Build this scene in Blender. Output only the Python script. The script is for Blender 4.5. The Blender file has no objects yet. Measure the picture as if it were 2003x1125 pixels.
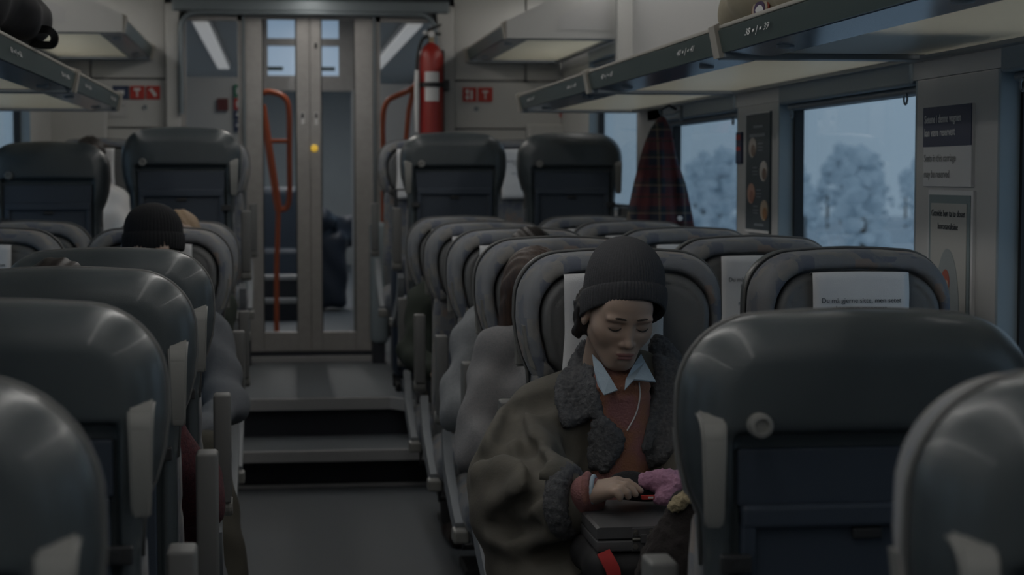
import bpy, bmesh, math, random
import numpy as np
from mathutils import Vector, Matrix, noise
PI = math.pi
random.seed(4)
C = bpy.context.scene.collection
S = bpy.context.scene
# ------------------------------------------------------------ camera
FPX = 3600.0
YAW = math.atan(456/FPX); PIT = math.atan(217/FPX*math.cos(YAW))
cam = bpy.data.cameras.new('camera'); co = bpy.data.objects.new('camera', cam); C.objects.link(co)
cam.sensor_width = 36; cam.lens = 36*FPX/2003; cam.clip_start = .05; cam.clip_end = 300
co.location = (-.186, 0, 1.40); co.rotation_euler = (PI/2-PIT, 0, -YAW)
cam.dof.use_dof = True; cam.dof.focus_distance = 3.75; cam.dof.aperture_fstop = 5.6
S.camera = co
# ------------------------------------------------------------ world: pale misty winter sky
W = bpy.data.worlds.new('winter_sky'); S.world = W; W.use_nodes = True
wn = W.node_tree; wn.nodes.clear()
wo = wn.nodes.new('ShaderNodeOutputWorld'); bg = wn.nodes.new('ShaderNodeBackground')
tc = wn.nodes.new('ShaderNodeTexCoord'); mp = wn.nodes.new('ShaderNodeMapping'); mp.inputs['Scale'].default_value = (1.5, 1.5, 4)
nz = wn.nodes.new('ShaderNodeTexNoise'); nz.inputs['Scale'].default_value = 2.2; nz.inputs['Detail'].default_value = 4
rp = wn.nodes.new('ShaderNodeValToRGB')
rp.color_ramp.elements[0].color = (.200, .290, .375, 1); rp.color_ramp.elements[0].position = .3
rp.color_ramp.elements[1].color = (.235, .330, .420, 1); rp.color_ramp.elements[1].position = .7
wn.links.new(tc.outputs['Generated'], mp.inputs[0]); wn.links.new(mp.outputs[0], nz.inputs['Vector'])
wn.links.new(nz.outputs['Fac'], rp.inputs[0]); wn.links.new(rp.outputs[0], bg.inputs[0]); wn.links.new(bg.outputs[0], wo.inputs[0])
bg.inputs[1].default_value = 1.05
LAMP = 4.6          # strength of the carriage's warm ceiling strips
S.view_settings.view_transform = 'Standard'; S.view_settings.look = 'None'
S.view_settings.exposure = 0.0; S.view_settings.gamma = 1.0; S.view_settings.use_curve_mapping = False

# ------------------------------------------------------------ helpers
def pt(px, py, Y):
    """photo pixel at depth Y -> point in the carriage"""
    a = (px-1001.5)/FPX; b = -(py-562.5)/FPX
    f = (math.sin(YAW)*math.cos(PIT), math.cos(YAW)*math.cos(PIT), -math.sin(PIT))
    r = (math.cos(YAW), -math.sin(YAW), 0)
    u = (math.sin(YAW)*math.sin(PIT), math.cos(YAW)*math.sin(PIT), math.cos(PIT))
    d = [f[i]+a*r[i]+b*u[i] for i in range(3)]; t = Y/d[1]
    return Vector((-.186+t*d[0], Y, 1.40+t*d[2]))

def mat(name, col, rough=.6, col2=None, scale=20, bump=0, bscale=200, metal=0, kind='noise', detail=3, spec=.5, coat=0, stretch=(1,1,1), lo=.35, hi=.65, emit=None, sheen=0):
    m = bpy.data.materials.new(name); m.use_nodes = True; t = m.node_tree
    b = t.nodes['Principled BSDF']
    b.inputs['Base Color'].default_value = (*col, 1); b.inputs['Roughness'].default_value = rough
    b.inputs['Metallic'].default_value = metal; b.inputs['Specular IOR Level'].default_value = spec
    b.inputs['Coat Weight'].default_value = coat; b.inputs['Sheen Weight'].default_value = sheen
    if col2 or bump:
        c = t.nodes.new('ShaderNodeTexCoord'); mpn = t.nodes.new('ShaderNodeMapping'); mpn.inputs['Scale'].default_value = stretch
        t.links.new(c.outputs['Object'], mpn.inputs[0])
    if col2:
        if kind == 'voronoi':
            n = t.nodes.new('ShaderNodeTexVoronoi'); n.distance = 'CHEBYCHEV'; o = n.outputs['Color']
        else:
            n = t.nodes.new('ShaderNodeTexNoise'); n.inputs['Detail'].default_value = detail; o = n.outputs['Fac']
        n.inputs['Scale'].default_value = scale; t.links.new(mpn.outputs[0], n.inputs['Vector'])
        r = t.nodes.new('ShaderNodeValToRGB'); r.color_ramp.elements[0].color = (*col, 1); r.color_ramp.elements[1].color = (*col2, 1)
        r.color_ramp.elements[0].position = lo; r.color_ramp.elements[1].position = hi
        t.links.new(o, r.inputs[0]); t.links.new(r.outputs[0], b.inputs['Base Color'])
    if bump:
        n = t.nodes.new('ShaderNodeTexNoise'); n.inputs['Scale'].default_value = bscale; n.inputs['Detail'].default_value = 2
        t.links.new(mpn.outputs[0], n.inputs['Vector'])
        bp = t.nodes.new('ShaderNodeBump'); bp.inputs['Strength'].default_value = bump; bp.inputs['Distance'].default_value = .003
        t.links.new(n.outputs['Fac'], bp.inputs['Height']); t.links.new(bp.outputs[0], b.inputs['Normal'])
    if emit:
        b.inputs['Emission Color'].default_value = (*emit[0], 1); b.inputs['Emission Strength'].default_value = emit[1]
    return m

def tag(o, label=None, cat=None, group=None, kind=None):
    if label: o['label'] = label
    if cat: o['category'] = cat
    if group: o['group'] = group
    if kind: o['kind'] = kind
    return o
def empty(name, loc=(0,0,0), label=None, cat=None, group=None, rotz=0):
    o = bpy.data.objects.new(name, None); o.location = loc; o.rotation_euler = (0,0,rotz); o.empty_display_size = .1
    C.objects.link(o); return tag(o, label, cat, group)
def mobj(name, me, m=None, parent=None, smooth=False, kind=None):
    o = bpy.data.objects.new(name, me); C.objects.link(o)
    if m is not None and not me.materials: me.materials.append(m)
    if smooth: me.shade_smooth()
    if parent: o.parent = parent
    if kind: o['kind'] = kind
    return o
class MB:
    """collects simple shapes into one mesh"""
    def __init__(s): s.v = []; s.f = []
    def add(s, vs, fs):
        n = len(s.v); s.v += [tuple(v) for v in vs]; s.f += [tuple(i+n for i in f) for f in fs]; return s
    def box(s, x0, x1, y0, y1, z0, z1, b=0):
        if x0 > x1: x0, x1 = x1, x0
        if y0 > y1: y0, y1 = y1, y0
        if z0 > z1: z0, z1 = z1, z0
        if b <= 0:
            return s.add([(x0,y0,z0),(x1,y0,z0),(x1,y1,z0),(x0,y1,z0),(x0,y0,z1),(x1,y0,z1),(x1,y1,z1),(x0,y1,z1)],
                         [(0,3,2,1),(4,5,6,7),(0,1,5,4),(1,2,6,5),(2,3,7,6),(3,0,4,7)])
        bm = bmesh.new(); bmesh.ops.create_cube(bm, size=1)
        for v in bm.verts: v.co = Vector(((x0+x1)/2+v.co.x*(x1-x0), (y0+y1)/2+v.co.y*(y1-y0), (z0+z1)/2+v.co.z*(z1-z0)))
        bmesh.ops.bevel(bm, geom=bm.edges[:], offset=min(b, .49*min(x1-x0, y1-y0, z1-z0)), segments=3, affect='EDGES', profile=.5)
        bm.verts.index_update()
        s.add([v.co for v in bm.verts], [[v.index for v in f.verts] for f in bm.faces]); bm.free(); return s
    def tube(s, pts, r, n=10, caps=True, rs=None, closed=False):
        pts = [Vector(p) for p in pts]; vs = []; fs = []; N = len(pts); up = Vector((0,0,1)); prev = None
        for i, p in enumerate(pts):
            if closed: d = pts[(i+1) % N]-pts[i-1]
            else: d = pts[min(i+1, N-1)]-pts[max(i-1, 0)]
            d.normalize()
            if prev is None:
                a = d.cross(up)
                if a.length < .1: a = d.cross(Vector((1,0,0)))
            else: a = prev-d*prev.dot(d)
            a.normalize(); prev = a; b = d.cross(a); rr = rs[i] if rs else r
            for k in range(n):
                t = 2*PI*k/n; vs.append(p+a*math.cos(t)*rr+b*math.sin(t)*rr)
        for i in range(N if closed else N-1):
            j = (i+1) % N
            for k in range(n): fs.append((i*n+k, i*n+(k+1)%n, j*n+(k+1)%n, j*n+k))
        if caps and not closed: fs.append(tuple(range(n))[::-1]); fs.append(tuple((N-1)*n+k for k in range(n)))
        return s.add(vs, fs)
    def prism(s, poly, axis, a, b):
        """extrude a 2D polygon along an axis from a to b"""
        n = len(poly)
        def mk(p, t):
            return (t, p[0], p[1]) if axis == 'x' else (p[0], t, p[1]) if axis == 'y' else (p[0], p[1], t)
        vs = [mk(p, a) for p in poly]+[mk(p, b) for p in poly]
        return s.add(vs, [tuple(range(n))[::-1], tuple(range(n, 2*n))]+[(i, (i+1)%n, n+(i+1)%n, n+i) for i in range(n)])
    def lathe(s, prof, c=(0,0,0), n=24, axis='z'):
        vs = []; fs = []
        for r, h in prof:
            for k in range(n):
                t = 2*PI*k/n; q = (r*math.cos(t), r*math.sin(t), h)
                if axis == 'y': q = (q[0], q[2], q[1])
                if axis == 'x': q = (q[2], q[0], q[1])
                vs.append((c[0]+q[0], c[1]+q[1], c[2]+q[2]))
        for i in range(len(prof)-1):
            for k in range(n): fs.append((i*n+k, i*n+(k+1)%n, (i+1)*n+(k+1)%n, (i+1)*n+k))
        fs.append(tuple(range(n))[::-1]); fs.append(tuple((len(prof)-1)*n+k for k in range(n)))
        return s.add(vs, fs)
    def mesh(s, name):
        me = bpy.data.meshes.new(name); me.from_pydata(s.v, [], s.f)
        bm = bmesh.new(); bm.from_mesh(me); bmesh.ops.recalc_face_normals(bm, faces=bm.faces[:]); bm.to_mesh(me); bm.free()
        return me
    def build(s, name, m, parent=None, smooth=False, kind=None, label=None):
        me = s.mesh(name); o = mobj(name, me, m, parent, False, kind)
        if smooth:
            me.shade_smooth()
            me.set_sharp_from_angle(angle=math.radians(40))
        if label: o['label'] = label
        return o
def arc(cx, cy, r, a0, a1, n=6, ry=None):
    ry = ry or r
    return [(cx+r*math.cos(a0+(a1-a0)*i/n), cy+ry*math.sin(a0+(a1-a0)*i/n)) for i in range(n+1)]
def bez(pts, n=8):
    """smooth curve through points (Catmull-Rom)"""
    P = [Vector(p) for p in pts]; P = [P[0]*2-P[1]]+P+[P[-1]*2-P[-2]]; out = []
    for i in range(1, len(P)-2):
        for k in range(n):
            t = k/n; a, b, c, d = P[i-1:i+3]
            out.append(.5*((2*b)+(c-a)*t+(2*a-5*b+4*c-d)*t*t+(3*b-a-3*c+d)*t**3))
    out.append(P[-2]); return out
# ---- lettering as flat mesh
_txt = {}
def text_mesh(body, size, align='CENTER', bold=0, space=1.0):
    key = (body, size, align, bold, space)
    if key in _txt: return _txt[key]
    cu = bpy.data.curves.new('lettering', 'FONT'); cu.body = body; cu.size = size; cu.align_x = align; cu.align_y = 'CENTER'
    cu.space_line = space; cu.offset = bold; cu.extrude = .0003; cu.resolution_u = 3
    o = bpy.data.objects.new('t', cu); C.objects.link(o); bpy.context.view_layer.update()
    me = bpy.data.meshes.new_from_object(o.evaluated_get(bpy.context.evaluated_depsgraph_get()))
    bpy.data.objects.remove(o); _txt[key] = me; me.name = 'lettering'; me.materials.clear(); return me
def text(body, size, loc, rot, m, parent, name='lettering', **k):
    if '\n' in body:
        from mathutils import Euler
        L = body.split('\n'); sp = k.pop('space', 1.0)
        for i, l in enumerate(L):
            o = text(l, size, Vector(loc)+Euler(rot).to_matrix() @ Vector((0, ((len(L)-1)/2-i)*size*sp, 0)), rot, m, parent, name, **k)
        return o
    me = text_mesh(body, size, **k)
    if me.materials and me.materials[0] != m: me = me.copy(); me.materials.clear()
    o = mobj(name, me, m, parent); o.location = loc; o.rotation_euler = rot; return o
# ---- signed distance fields -> surface nets
def smin(a, b, k):
    if k <= 0: return np.minimum(a, b)
    h = np.maximum(k-np.abs(a-b), 0)/k
    return np.minimum(a, b)-h*h*k*.25
def smax(a, b, k): return -smin(-a, -b, k)
def cap(P, a, b, ra, rb):
    a = np.array(a, np.float32); b = np.array(b, np.float32); ab = b-a; L = float((ab*ab).sum())+1e-9
    pa = [P[i]-a[i] for i in range(3)]
    t = np.clip((pa[0]*ab[0]+pa[1]*ab[1]+pa[2]*ab[2])/L, 0, 1)
    return np.sqrt((pa[0]-t*ab[0])**2+(pa[1]-t*ab[1])**2+(pa[2]-t*ab[2])**2)-(ra+t*(rb-ra))
def ell(P, c, r, R=None):
    q = [P[i]-c[i] for i in range(3)]
    if R is not None: q = [R[0][i]*q[0]+R[1][i]*q[1]+R[2][i]*q[2] for i in range(3)]
    k0 = np.sqrt((q[0]/r[0])**2+(q[1]/r[1])**2+(q[2]/r[2])**2)+1e-6
    k1 = np.sqrt((q[0]/r[0]**2)**2+(q[1]/r[1]**2)**2+(q[2]/r[2]**2)**2)+1e-6
    return k0*(k0-1)/k1
def rbox(P, c, h, r, R=None):
    q = [P[i]-c[i] for i in range(3)]
    if R is not None: q = [R[0][i]*q[0]+R[1][i]*q[1]+R[2][i]*q[2] for i in range(3)]
    q = [np.abs(q[i])-h[i]+r for i in range(3)]
    return np.sqrt(sum(np.maximum(a, 0)**2 for a in q))+np.minimum(np.maximum(np.maximum(q[0], q[1]), q[2]), 0)-r
def poly2(x, z, poly):
    d = np.full(x.shape, 1e9, np.float32); s = np.ones(x.shape, np.float32); n = len(poly)
    for i in range(n):
        ax, az = poly[i]; bx, bz = poly[i-1]; ex, ez = bx-ax, bz-az; wx, wz = x-ax, z-az
        t = np.clip((wx*ex+wz*ez)/(ex*ex+ez*ez+1e-12), 0, 1)
        d = np.minimum(d, (wx-ex*t)**2+(wz-ez*t)**2)
        c1 = z >= az; c2 = z < bz; c3 = ex*wz > ez*wx
        s = np.where((c1 & c2 & c3) | (~c1 & ~c2 & ~c3), -s, s)
    return s*np.sqrt(d)
def nets(f, lo, hi, h, name='m'):
    n = [max(3, int(math.ceil((hi[i]-lo[i])/h))+1) for i in range(3)]
    ax = [np.float32(lo[i])+np.arange(n[i], dtype=np.float32)*np.float32(h) for i in range(3)]
    P = np.meshgrid(*ax, indexing='ij'); v = f(P).astype(np.float32)
    ins = v < 0; nx, ny, nz_ = n
    acc = np.zeros((nx-1, ny-1, nz_-1, 3), np.float32); cnt = np.zeros((nx-1, ny-1, nz_-1), np.float32)
    cs = [(i, j, k) for i in (0, 1) for j in (0, 1) for k in (0, 1)]
    sl = lambda a, c: a[c[0]:c[0]+nx-1, c[1]:c[1]+ny-1, c[2]:c[2]+nz_-1]
    for a in cs:
        for d in range(3):
            if a[d]: continue
            b = list(a); b[d] = 1
            va, vb = sl(v, a), sl(v, b); m = (va < 0) != (vb < 0)
            t = np.where(m, va/np.where(m, va-vb, 1), 0)
            for e in range(3):
                base = a[e] if e != d else t
                acc[..., e] += np.where(m, base, 0)
            cnt += m
    act = cnt > 0; idx = np.full(act.shape, -1, np.int64); idx[act] = np.arange(act.sum())
    ijk = np.argwhere(act); vs = ijk+acc[act]/cnt[act][:, None]
    vs = vs*h+np.array(lo)
    fs = []
    for d in range(3):
        a = [slice(None)]*3; b = [slice(None)]*3; a[d] = slice(0, -1); b[d] = slice(1, None)
        sa = ins[tuple(a)]; sb = ins[tuple(b)]; m = sa != sb
        e = [(d+1) % 3, (d+2) % 3]
        q = np.argwhere(m)
        ok = (q[:, e[0]] > 0) & (q[:, e[1]] > 0) & (q[:, e[0]] < n[e[0]]-1) & (q[:, e[1]] < n[e[1]]-1)
        q = q[ok]; fl = sb[tuple(q.T)]
        def g(o0, o1):
            r = q.copy(); r[:, e[0]] += o0; r[:, e[1]] += o1; return idx[tuple(r.T)]
        quad = np.stack([g(-1, -1), g(0, -1), g(0, 0), g(-1, 0)], 1)
        quad[fl] = quad[fl][:, ::-1]; fs.append(quad)
    fs = np.concatenate(fs)
    me = bpy.data.meshes.new(name)
    me.vertices.add(len(vs)); me.vertices.foreach_set('co', vs.astype(np.float32).ravel())
    me.loops.add(len(fs)*4); me.loops.foreach_set('vertex_index', fs.astype(np.int32).ravel())
    me.polygons.add(len(fs)); me.polygons.foreach_set('loop_start', np.arange(0, len(fs)*4, 4, dtype=np.int32))
    me.update(calc_edges=True); me.validate(); me.shade_smooth(); return me
def joined(name, meshes):
    vs = []; fs = []; off = 0
    me = bpy.data.meshes.new(name); bm = bmesh.new()
    for k in meshes: bm.from_mesh(k)
    bm.to_mesh(me); bm.free(); me.shade_smooth(); return me
def rough_up(me, amp, scale, seed=0):
    """wool and pile: push vertices along their normals by noise"""
    n = len(me.vertices); no = np.zeros(n*3, np.float32); me.vertices.foreach_get('normal', no)
    cv = np.zeros(n*3, np.float32); me.vertices.foreach_get('co', cv)
    no = no.reshape(-1, 3); cv = cv.reshape(-1, 3)
    d = np.array([noise.noise(Vector(c)*scale+Vector((seed, 0, 0))) for c in cv.tolist()], np.float32)
    me.vertices.foreach_set('co', (cv+no*(d*amp)[:, None]).ravel()); me.update()
def copy_tree(o, parent=None):
    c = o.copy(); C.objects.link(c)
    if parent: c.parent = parent
    for ch in list(o.children): copy_tree(ch, c)
    return c

# ------------------------------------------------------------ materials
M = {}
M['wall'] = mat('wall_laminate', (.50, .50, .485), .45, (.47, .47, .455), 3)
M['wall_side'] = mat('side_wall_laminate', (.46, .46, .45), .45, (.43, .43, .42), 3)
M['upper'] = mat('upper_wall', (.47, .47, .465), .5)
M['ceiling'] = mat('ceiling_panel', (.45, .44, .42), .5)
M['floor'] = mat('floor_vinyl', (.095, .107, .123), .62, (.122, .137, .154), 220, bump=.1, bscale=300)
M['step_dark'] = mat('step_riser_rubber', (.020, .024, .034), .6)
M['nosing'] = mat('step_nosing', (.33, .335, .34), .5)
M['frame'] = mat('door_frame_metal', (.36, .35, .34), .42, (.33, .32, .31), 30, metal=.2)
M['frame_blue'] = mat('portal_metal', (.17, .20, .22), .4, metal=.3)
M['dark'] = mat('black_rubber', (.012, .013, .015), .55)
M['winframe'] = mat('window_trim', (.25, .30, .33), .4)
M['shell'] = mat('seat_shell_plastic', (.054, .066, .072), .34, (.048, .059, .065), 8, bump=.12, bscale=700, coat=.12)
M['navy'] = mat('tray_plastic', (.036, .049, .070), .42, bump=.1, bscale=500)
M['handle'] = mat('handle_plastic', (.20, .20, .19), .4)
M['leather'] = mat('headrest_leather', (.125, .128, .126), .5, (.110, .114, .118), 15, bump=.2, bscale=260)
M['sideplate'] = mat('seat_side_plate', (.22, .24, .26), .4)
M['armrest'] = mat('armrest_plastic', (.13, .132, .13), .5)
M['metal_dark'] = mat('seat_pedestal_metal', (.04, .042, .045), .45, metal=.4)
M['cover'] = mat('headrest_cover_cloth', (.66, .67, .68), .85, (.61, .62, .64), 12, bump=.3, bscale=400)
M['ink'] = mat('cover_print', (.05, .06, .07), .8)
M['inkblue'] = mat('cover_print_blue', (.10, .16, .21), .8)
M['white'] = mat('white_print', (.60, .60, .60), .6)
M['red'] = mat('red_print', (.42, .035, .025), .5)
M['rackgreen'] = mat('rack_edge_green', (.040, .066, .062), .35)
M['rackrim'] = mat('rack_rim', (.34, .32, .28), .5)
M['rackpanel'] = mat('rack_panel', (.34, .32, .265), .28, (.32, .30, .25), 4)
def translucent(name, col, rough, tr):
    m = mat(name, col, rough); t = m.node_tree; b = t.nodes['Principled BSDF']; o = t.nodes['Material Output']
    a = t.nodes.new('ShaderNodeBsdfTranslucent'); a.inputs[0].default_value = (*col, 1); x = t.nodes.new('ShaderNodeMixShader'); x.inputs[0].default_value = tr
    t.links.new(b.outputs[0], x.inputs[1]); t.links.new(a.outputs[0], x.inputs[2]); t.links.new(x.outputs[0], o.inputs[0]); return m
M['rackpanel'] = translucent('rack_panel', (.80, .79, .72), .28, .5)
M['rackblue'] = mat('rack_reading_panel', (.14, .19, .25), .2, metal=.2)
M['rackgrey'] = mat('rack_beam', (.20, .225, .245), .35)
M['orange'] = mat('orange_rail', (.55, .12, .045), .4)
M['extred'] = mat('extinguisher_red', (.27, .018, .013), .38)
M['brass'] = mat('valve_brass', (.25, .2, .13), .4, metal=.7)
M['lamp'] = mat('lamp_diffuser', (.8, .8, .8), .5, emit=((1.0, .97, .93), LAMP))

def fabric_mat():
    m = bpy.data.materials.new('seat_fabric'); m.use_nodes = True; t = m.node_tree; b = t.nodes['Principled BSDF']
    b.inputs['Roughness'].default_value = .85; b.inputs['Sheen Weight'].default_value = .15
    c = t.nodes.new('ShaderNodeTexCoord')
    v = t.nodes.new('ShaderNodeTexVoronoi'); v.distance = 'CHEBYCHEV'; v.inputs['Scale'].default_value = 22; v.inputs['Randomness'].default_value = .75
    v2 = t.nodes.new('ShaderNodeTexVoronoi'); v2.distance = 'CHEBYCHEV'; v2.feature = 'DISTANCE_TO_EDGE' if False else 'F1'; v2.inputs['Scale'].default_value = 46
    n = t.nodes.new('ShaderNodeTexNoise'); n.inputs['Scale'].default_value = 30; n.inputs['Detail'].default_value = 3
    for q in (v, v2, n): t.links.new(c.outputs['Object'], q.inputs['Vector'])
    r = t.nodes.new('ShaderNodeValToRGB'); e = r.color_ramp; e.interpolation = 'CONSTANT'
    e.elements[0].color = (.150, .160, .176, 1); e.elements[0].position = 0
    e.elements[1].color = (.100, .114, .145, 1); e.elements[1].position = .42
    k = e.elements.new(.70); k.color = (.185, .182, .175, 1); k = e.elements.new(.87); k.color = (.20, .165, .148, 1)
    s = t.nodes.new('ShaderNodeSeparateColor'); t.links.new(v.outputs['Color'], s.inputs[0]); t.links.new(s.outputs[0], r.inputs[0])
    mx = t.nodes.new('ShaderNodeMixRGB'); mx.inputs[2].default_value = (.150, .156, .166, 1)
    r2 = t.nodes.new('ShaderNodeValToRGB'); r2.color_ramp.elements[0].position = .5; r2.color_ramp.elements[1].position = .62
    t.links.new(n.outputs['Fac'], r2.inputs[0]); t.links.new(r2.outputs[0], mx.inputs[0]); t.links.new(r.outputs[0], mx.inputs[1])
    t.links.new(mx.outputs[0], b.inputs['Base Color'])
    n2 = t.nodes.new('ShaderNodeTexNoise'); n2.inputs['Scale'].default_value = 700
    t.links.new(c.outputs['Object'], n2.inputs['Vector'])
    bp = t.nodes.new('ShaderNodeBump'); bp.inputs['Strength'].default_value = .35; bp.inputs['Distance'].default_value = .002
    t.links.new(n2.outputs['Fac'], bp.inputs['Height']); t.links.new(bp.outputs[0], b.inputs['Normal'])
    return m
M['fabric'] = fabric_mat()
def glass_mat(name, tint=(.93, .95, .96), g=.06, rough=.0):
    m = bpy.data.materials.new(name); m.use_nodes = True; t = m.node_tree; t.nodes.clear()
    o = t.nodes.new('ShaderNodeOutputMaterial'); a = t.nodes.new('ShaderNodeBsdfTransparent'); a.inputs[0].default_value = (*tint, 1)
    b = t.nodes.new('ShaderNodeBsdfGlossy'); b.inputs['Roughness'].default_value = rough; x = t.nodes.new('ShaderNodeMixShader')
    lw = t.nodes.new('ShaderNodeLayerWeight'); lw.inputs['Blend'].default_value = .5
    pw = t.nodes.new('ShaderNodeMath'); pw.operation = 'POWER'; pw.inputs[1].default_value = 4; t.links.new(lw.outputs['Facing'], pw.inputs[0])
    fr = t.nodes.new('ShaderNodeMath'); fr.operation = 'MULTIPLY_ADD'; fr.inputs[1].default_value = .5*g/.06; fr.inputs[2].default_value = .5*g; t.links.new(pw.outputs[0], fr.inputs[0])
    t.links.new(fr.outputs[0], x.inputs[0]); t.links.new(a.outputs[0], x.inputs[1]); t.links.new(b.outputs[0], x.inputs[2]); t.links.new(x.outputs[0], o.inputs[0])
    return m
M['glass'] = glass_mat('window_glass', (.98, .985, .99)); M['doorglass'] = glass_mat('door_glass', (.95, .96, .97), g=.008)

# ------------------------------------------------------------ the setting
HW = 1.414            # half width at the windows
ZR = .36              # height of the raised part of the floor
def struct(name, mb, m, parent=None, smooth=False): return mb.build(name, m, parent, smooth, 'structure' if not parent else None)
fl = struct('floor', MB().box(-1.46, 1.46, -1.2, 8.36, -.06, 0), M['floor'])
up = struct('floor_raised', MB().box(-.42, .50, 8.72, 22, ZR-.05, ZR).box(-1.46, -.42, 7.27, 22, ZR-.05, ZR).box(.50, 1.46, 7.93, 22, ZR-.05, ZR), M['floor'])
st = tag(empty('trim_1', (0, 8.3, 0)), kind='structure')
MB().box(-.42, .50, .06, .40, 0, .155).build('riser', M['step_dark'], st)
MB().box(-.42, .50, -.06, .42, .155, .178).build('tread', M['floor'], st)
MB().box(-.42, .50, -.085, -.06, .128, .18, .004).build('nosing', M['nosing'], st)
MB().box(-.42, .50, .42, .48, .15, .31).build('riser', M['step_dark'], st)
MB().prism([(-.42, .36), (.33, .36), (.50, .12), (.50, .15), (.345, .385), (-.42, .385)], 'z', .308, .362).build('nosing', M['nosing'], st)
MB().prism([(-.42, .385), (.345, .385), (.50, .15), (.50, .44), (-.42, .44)], 'z', .30, .36).build('landing_edge', M['floor'], st)
MB().box(-.42, .50, .005, .03, 0, .013).build('edge_strip', M['nosing'], st)
MB().box(-.46, -.42, -1.03, .44, 0, .355).box(-1.44, -.46, -1.03, -.98, 0, .31).build('platform_side', M['metal_dark'], st)
MB().box(.50, .54, -.38, .44, 0, .31).box(.54, 1.44, -.38, -.33, 0, .31).build('platform_side', M['metal_dark'], st)

def side_wall(s):
    n = 'wall_right' if s > 0 else 'wall_left'
    X0, X1 = HW*s, 1.50*s
    root = tag(empty(n, (X0, 4, 0)), kind='structure'); root.location = (0, 0, 0)
    low = MB().box(X0, X1, -1.2, 7.93, 0, .88).box(X0, X1, 7.93, 10.5, 0, 1.24)
    low.build('lower_panel', M['wall_side'], root)
    ys = [-1.2]; ops = [(4.5+1.83*k, 5.8+1.83*k) for k in range(-3, 2)]
    for a, b in ops:
        MB().box(X0, X1, ys[-1], a, .88, 1.645, .004).build('pillar_panel', M['wall_side'], root); ys.append(b)
    MB().box(X0, X1, ys[-1], 8.16, .88, 1.96, .004).build('pillar_panel', M['wall_side'], root)
    MB().box(X0, X1, 9.46, 10.5, 1.24, 2.0, .004).build('pillar_panel', M['wall_side'], root)
    MB().box(X0, X1, -1.2, 7.93, 1.645, 1.76).box(X0, X1, 8.16, 10.5, 2.0, 2.12).build('header_panel', M['wall_side'], root)
    MB().box(1.40*s, X1, -1.2, 8.22, 1.76, 2.46).build('upper_panel', M['upper'], root)
    MB().box(1.40*s, X1, 8.22, 10.5, 2.12, 2.46).build('upper_panel', M['wall'], root)
    MB().box(1.33*s, 1.41*s, 8.20, 8.26, 1.77, 2.46, .01).build('bulkhead_trim', M['wall'], root)
    for i, (a, b) in enumerate(ops+[(8.16, 9.46)]):
        zb, zt = (.88, 1.645) if i < 5 else (1.24, 2.0)
        w = tag(empty('window_%d' % (i+1+(6 if s < 0 else 0)), (1.48*s, (a+b)/2, zb)), kind='structure'); lx = lambda v: v-1.48*s
        L = (b-a)/2; H = zt-zb
        g = MB().box(-.003, .003, -L+.01, L-.01, .01, H-.01).build('pane', M['glass'], w)
        fr = MB()
        fr.box(lx(1.462*s), lx(1.492*s), -L, -L+.028, 0, H).box(lx(1.462*s), lx(1.492*s), L-.028, L, 0, H)
        fr.box(lx(1.462*s), lx(1.492*s), -L, L, 0, .03).box(lx(1.462*s), lx(1.492*s), -L, L, H-.03, H)
        fr.build('gasket', M['dark'], w)
        fr = MB()
        fr.box(lx(HW*s), lx(1.466*s), L-.012, L+.001, 0, H, .003).box(lx(HW*s), lx(1.466*s), -L-.001, -L+.012, 0, H, .003).box(lx(HW*s), lx(1.466*s), -L, L, 0, .012)
        fr.build('reveal', M['winframe'], w)
        # roller blind with its housing and two hanging catches
        MB().box(lx(1.405*s), lx(1.462*s), -L+.03, L-.03, H-.012, H+.05, .008).build('blind_housing', M['winframe'], w)
        MB().lathe([(.011, -L+.05), (.011, L-.05)], (lx(1.44*s), 0, H-.022), 12, 'y').build('blind_roll', M['rackgrey'], w, True)
        for yy in (-L+.13, L-.10):
            MB().tube([(lx(1.43*s), yy+.013*math.cos(t), H-.042+.014*math.sin(t)) for t in [2*PI*q/14 for q in range(14)]], .0028, 6, closed=True).build('blind_catch', M['rackgrey'], w)
    return root
side_wall(1); side_wall(-1)
struct('ceiling', MB().box(-1.5, 1.5, -1.2, 10.5, 2.46, 2.52), M['ceiling'])
struct('wall_rear', MB().box(-1.5, 1.5, -1.3, -1.2, 0, 2.5), M['wall'])
# end wall, as separate panels with seams, around the door portal
we = tag(empty('wall_end', (0, 10.4, 0)), kind='structure')
for s in (-1, 1):
    xe = .80 if s > 0 else -.80; g = .004
    xm = 1.21*s
    def pnl(xa, xb, za, zb, nm='wall_panel'):
        a, b = sorted((xa, xb)); MB().box(a+g, b-g, 0, .05, za+g, zb-g, .004).build(nm, M['wall'], we)
    pnl(xe, xm, 1.945, 2.46); pnl(xm, 1.48*s, 1.945, 2.46)
    pnl(xe, 1.48*s, 1.674, 1.945); pnl(xe, 1.48*s, ZR, 1.674)
MB().box(-1.5, -.79, .045, .09, ZR, 2.46).box(.79, 1.5, .045, .09, ZR, 2.46).box(-.8, .8, .045, .09, 2.36, 2.46).build('backing', M['step_dark'], we)
bx = MB().box(-1.47, -1.12, -.10, 0, 1.10, 1.775, .012); bx.build('cabinet_box', M['wall'], we)
bx = MB().box(1.21, 1.47, -.10, 0, 1.10, 1.70, .012); bx.build('cabinet_box', M['wall'], we)
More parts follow.
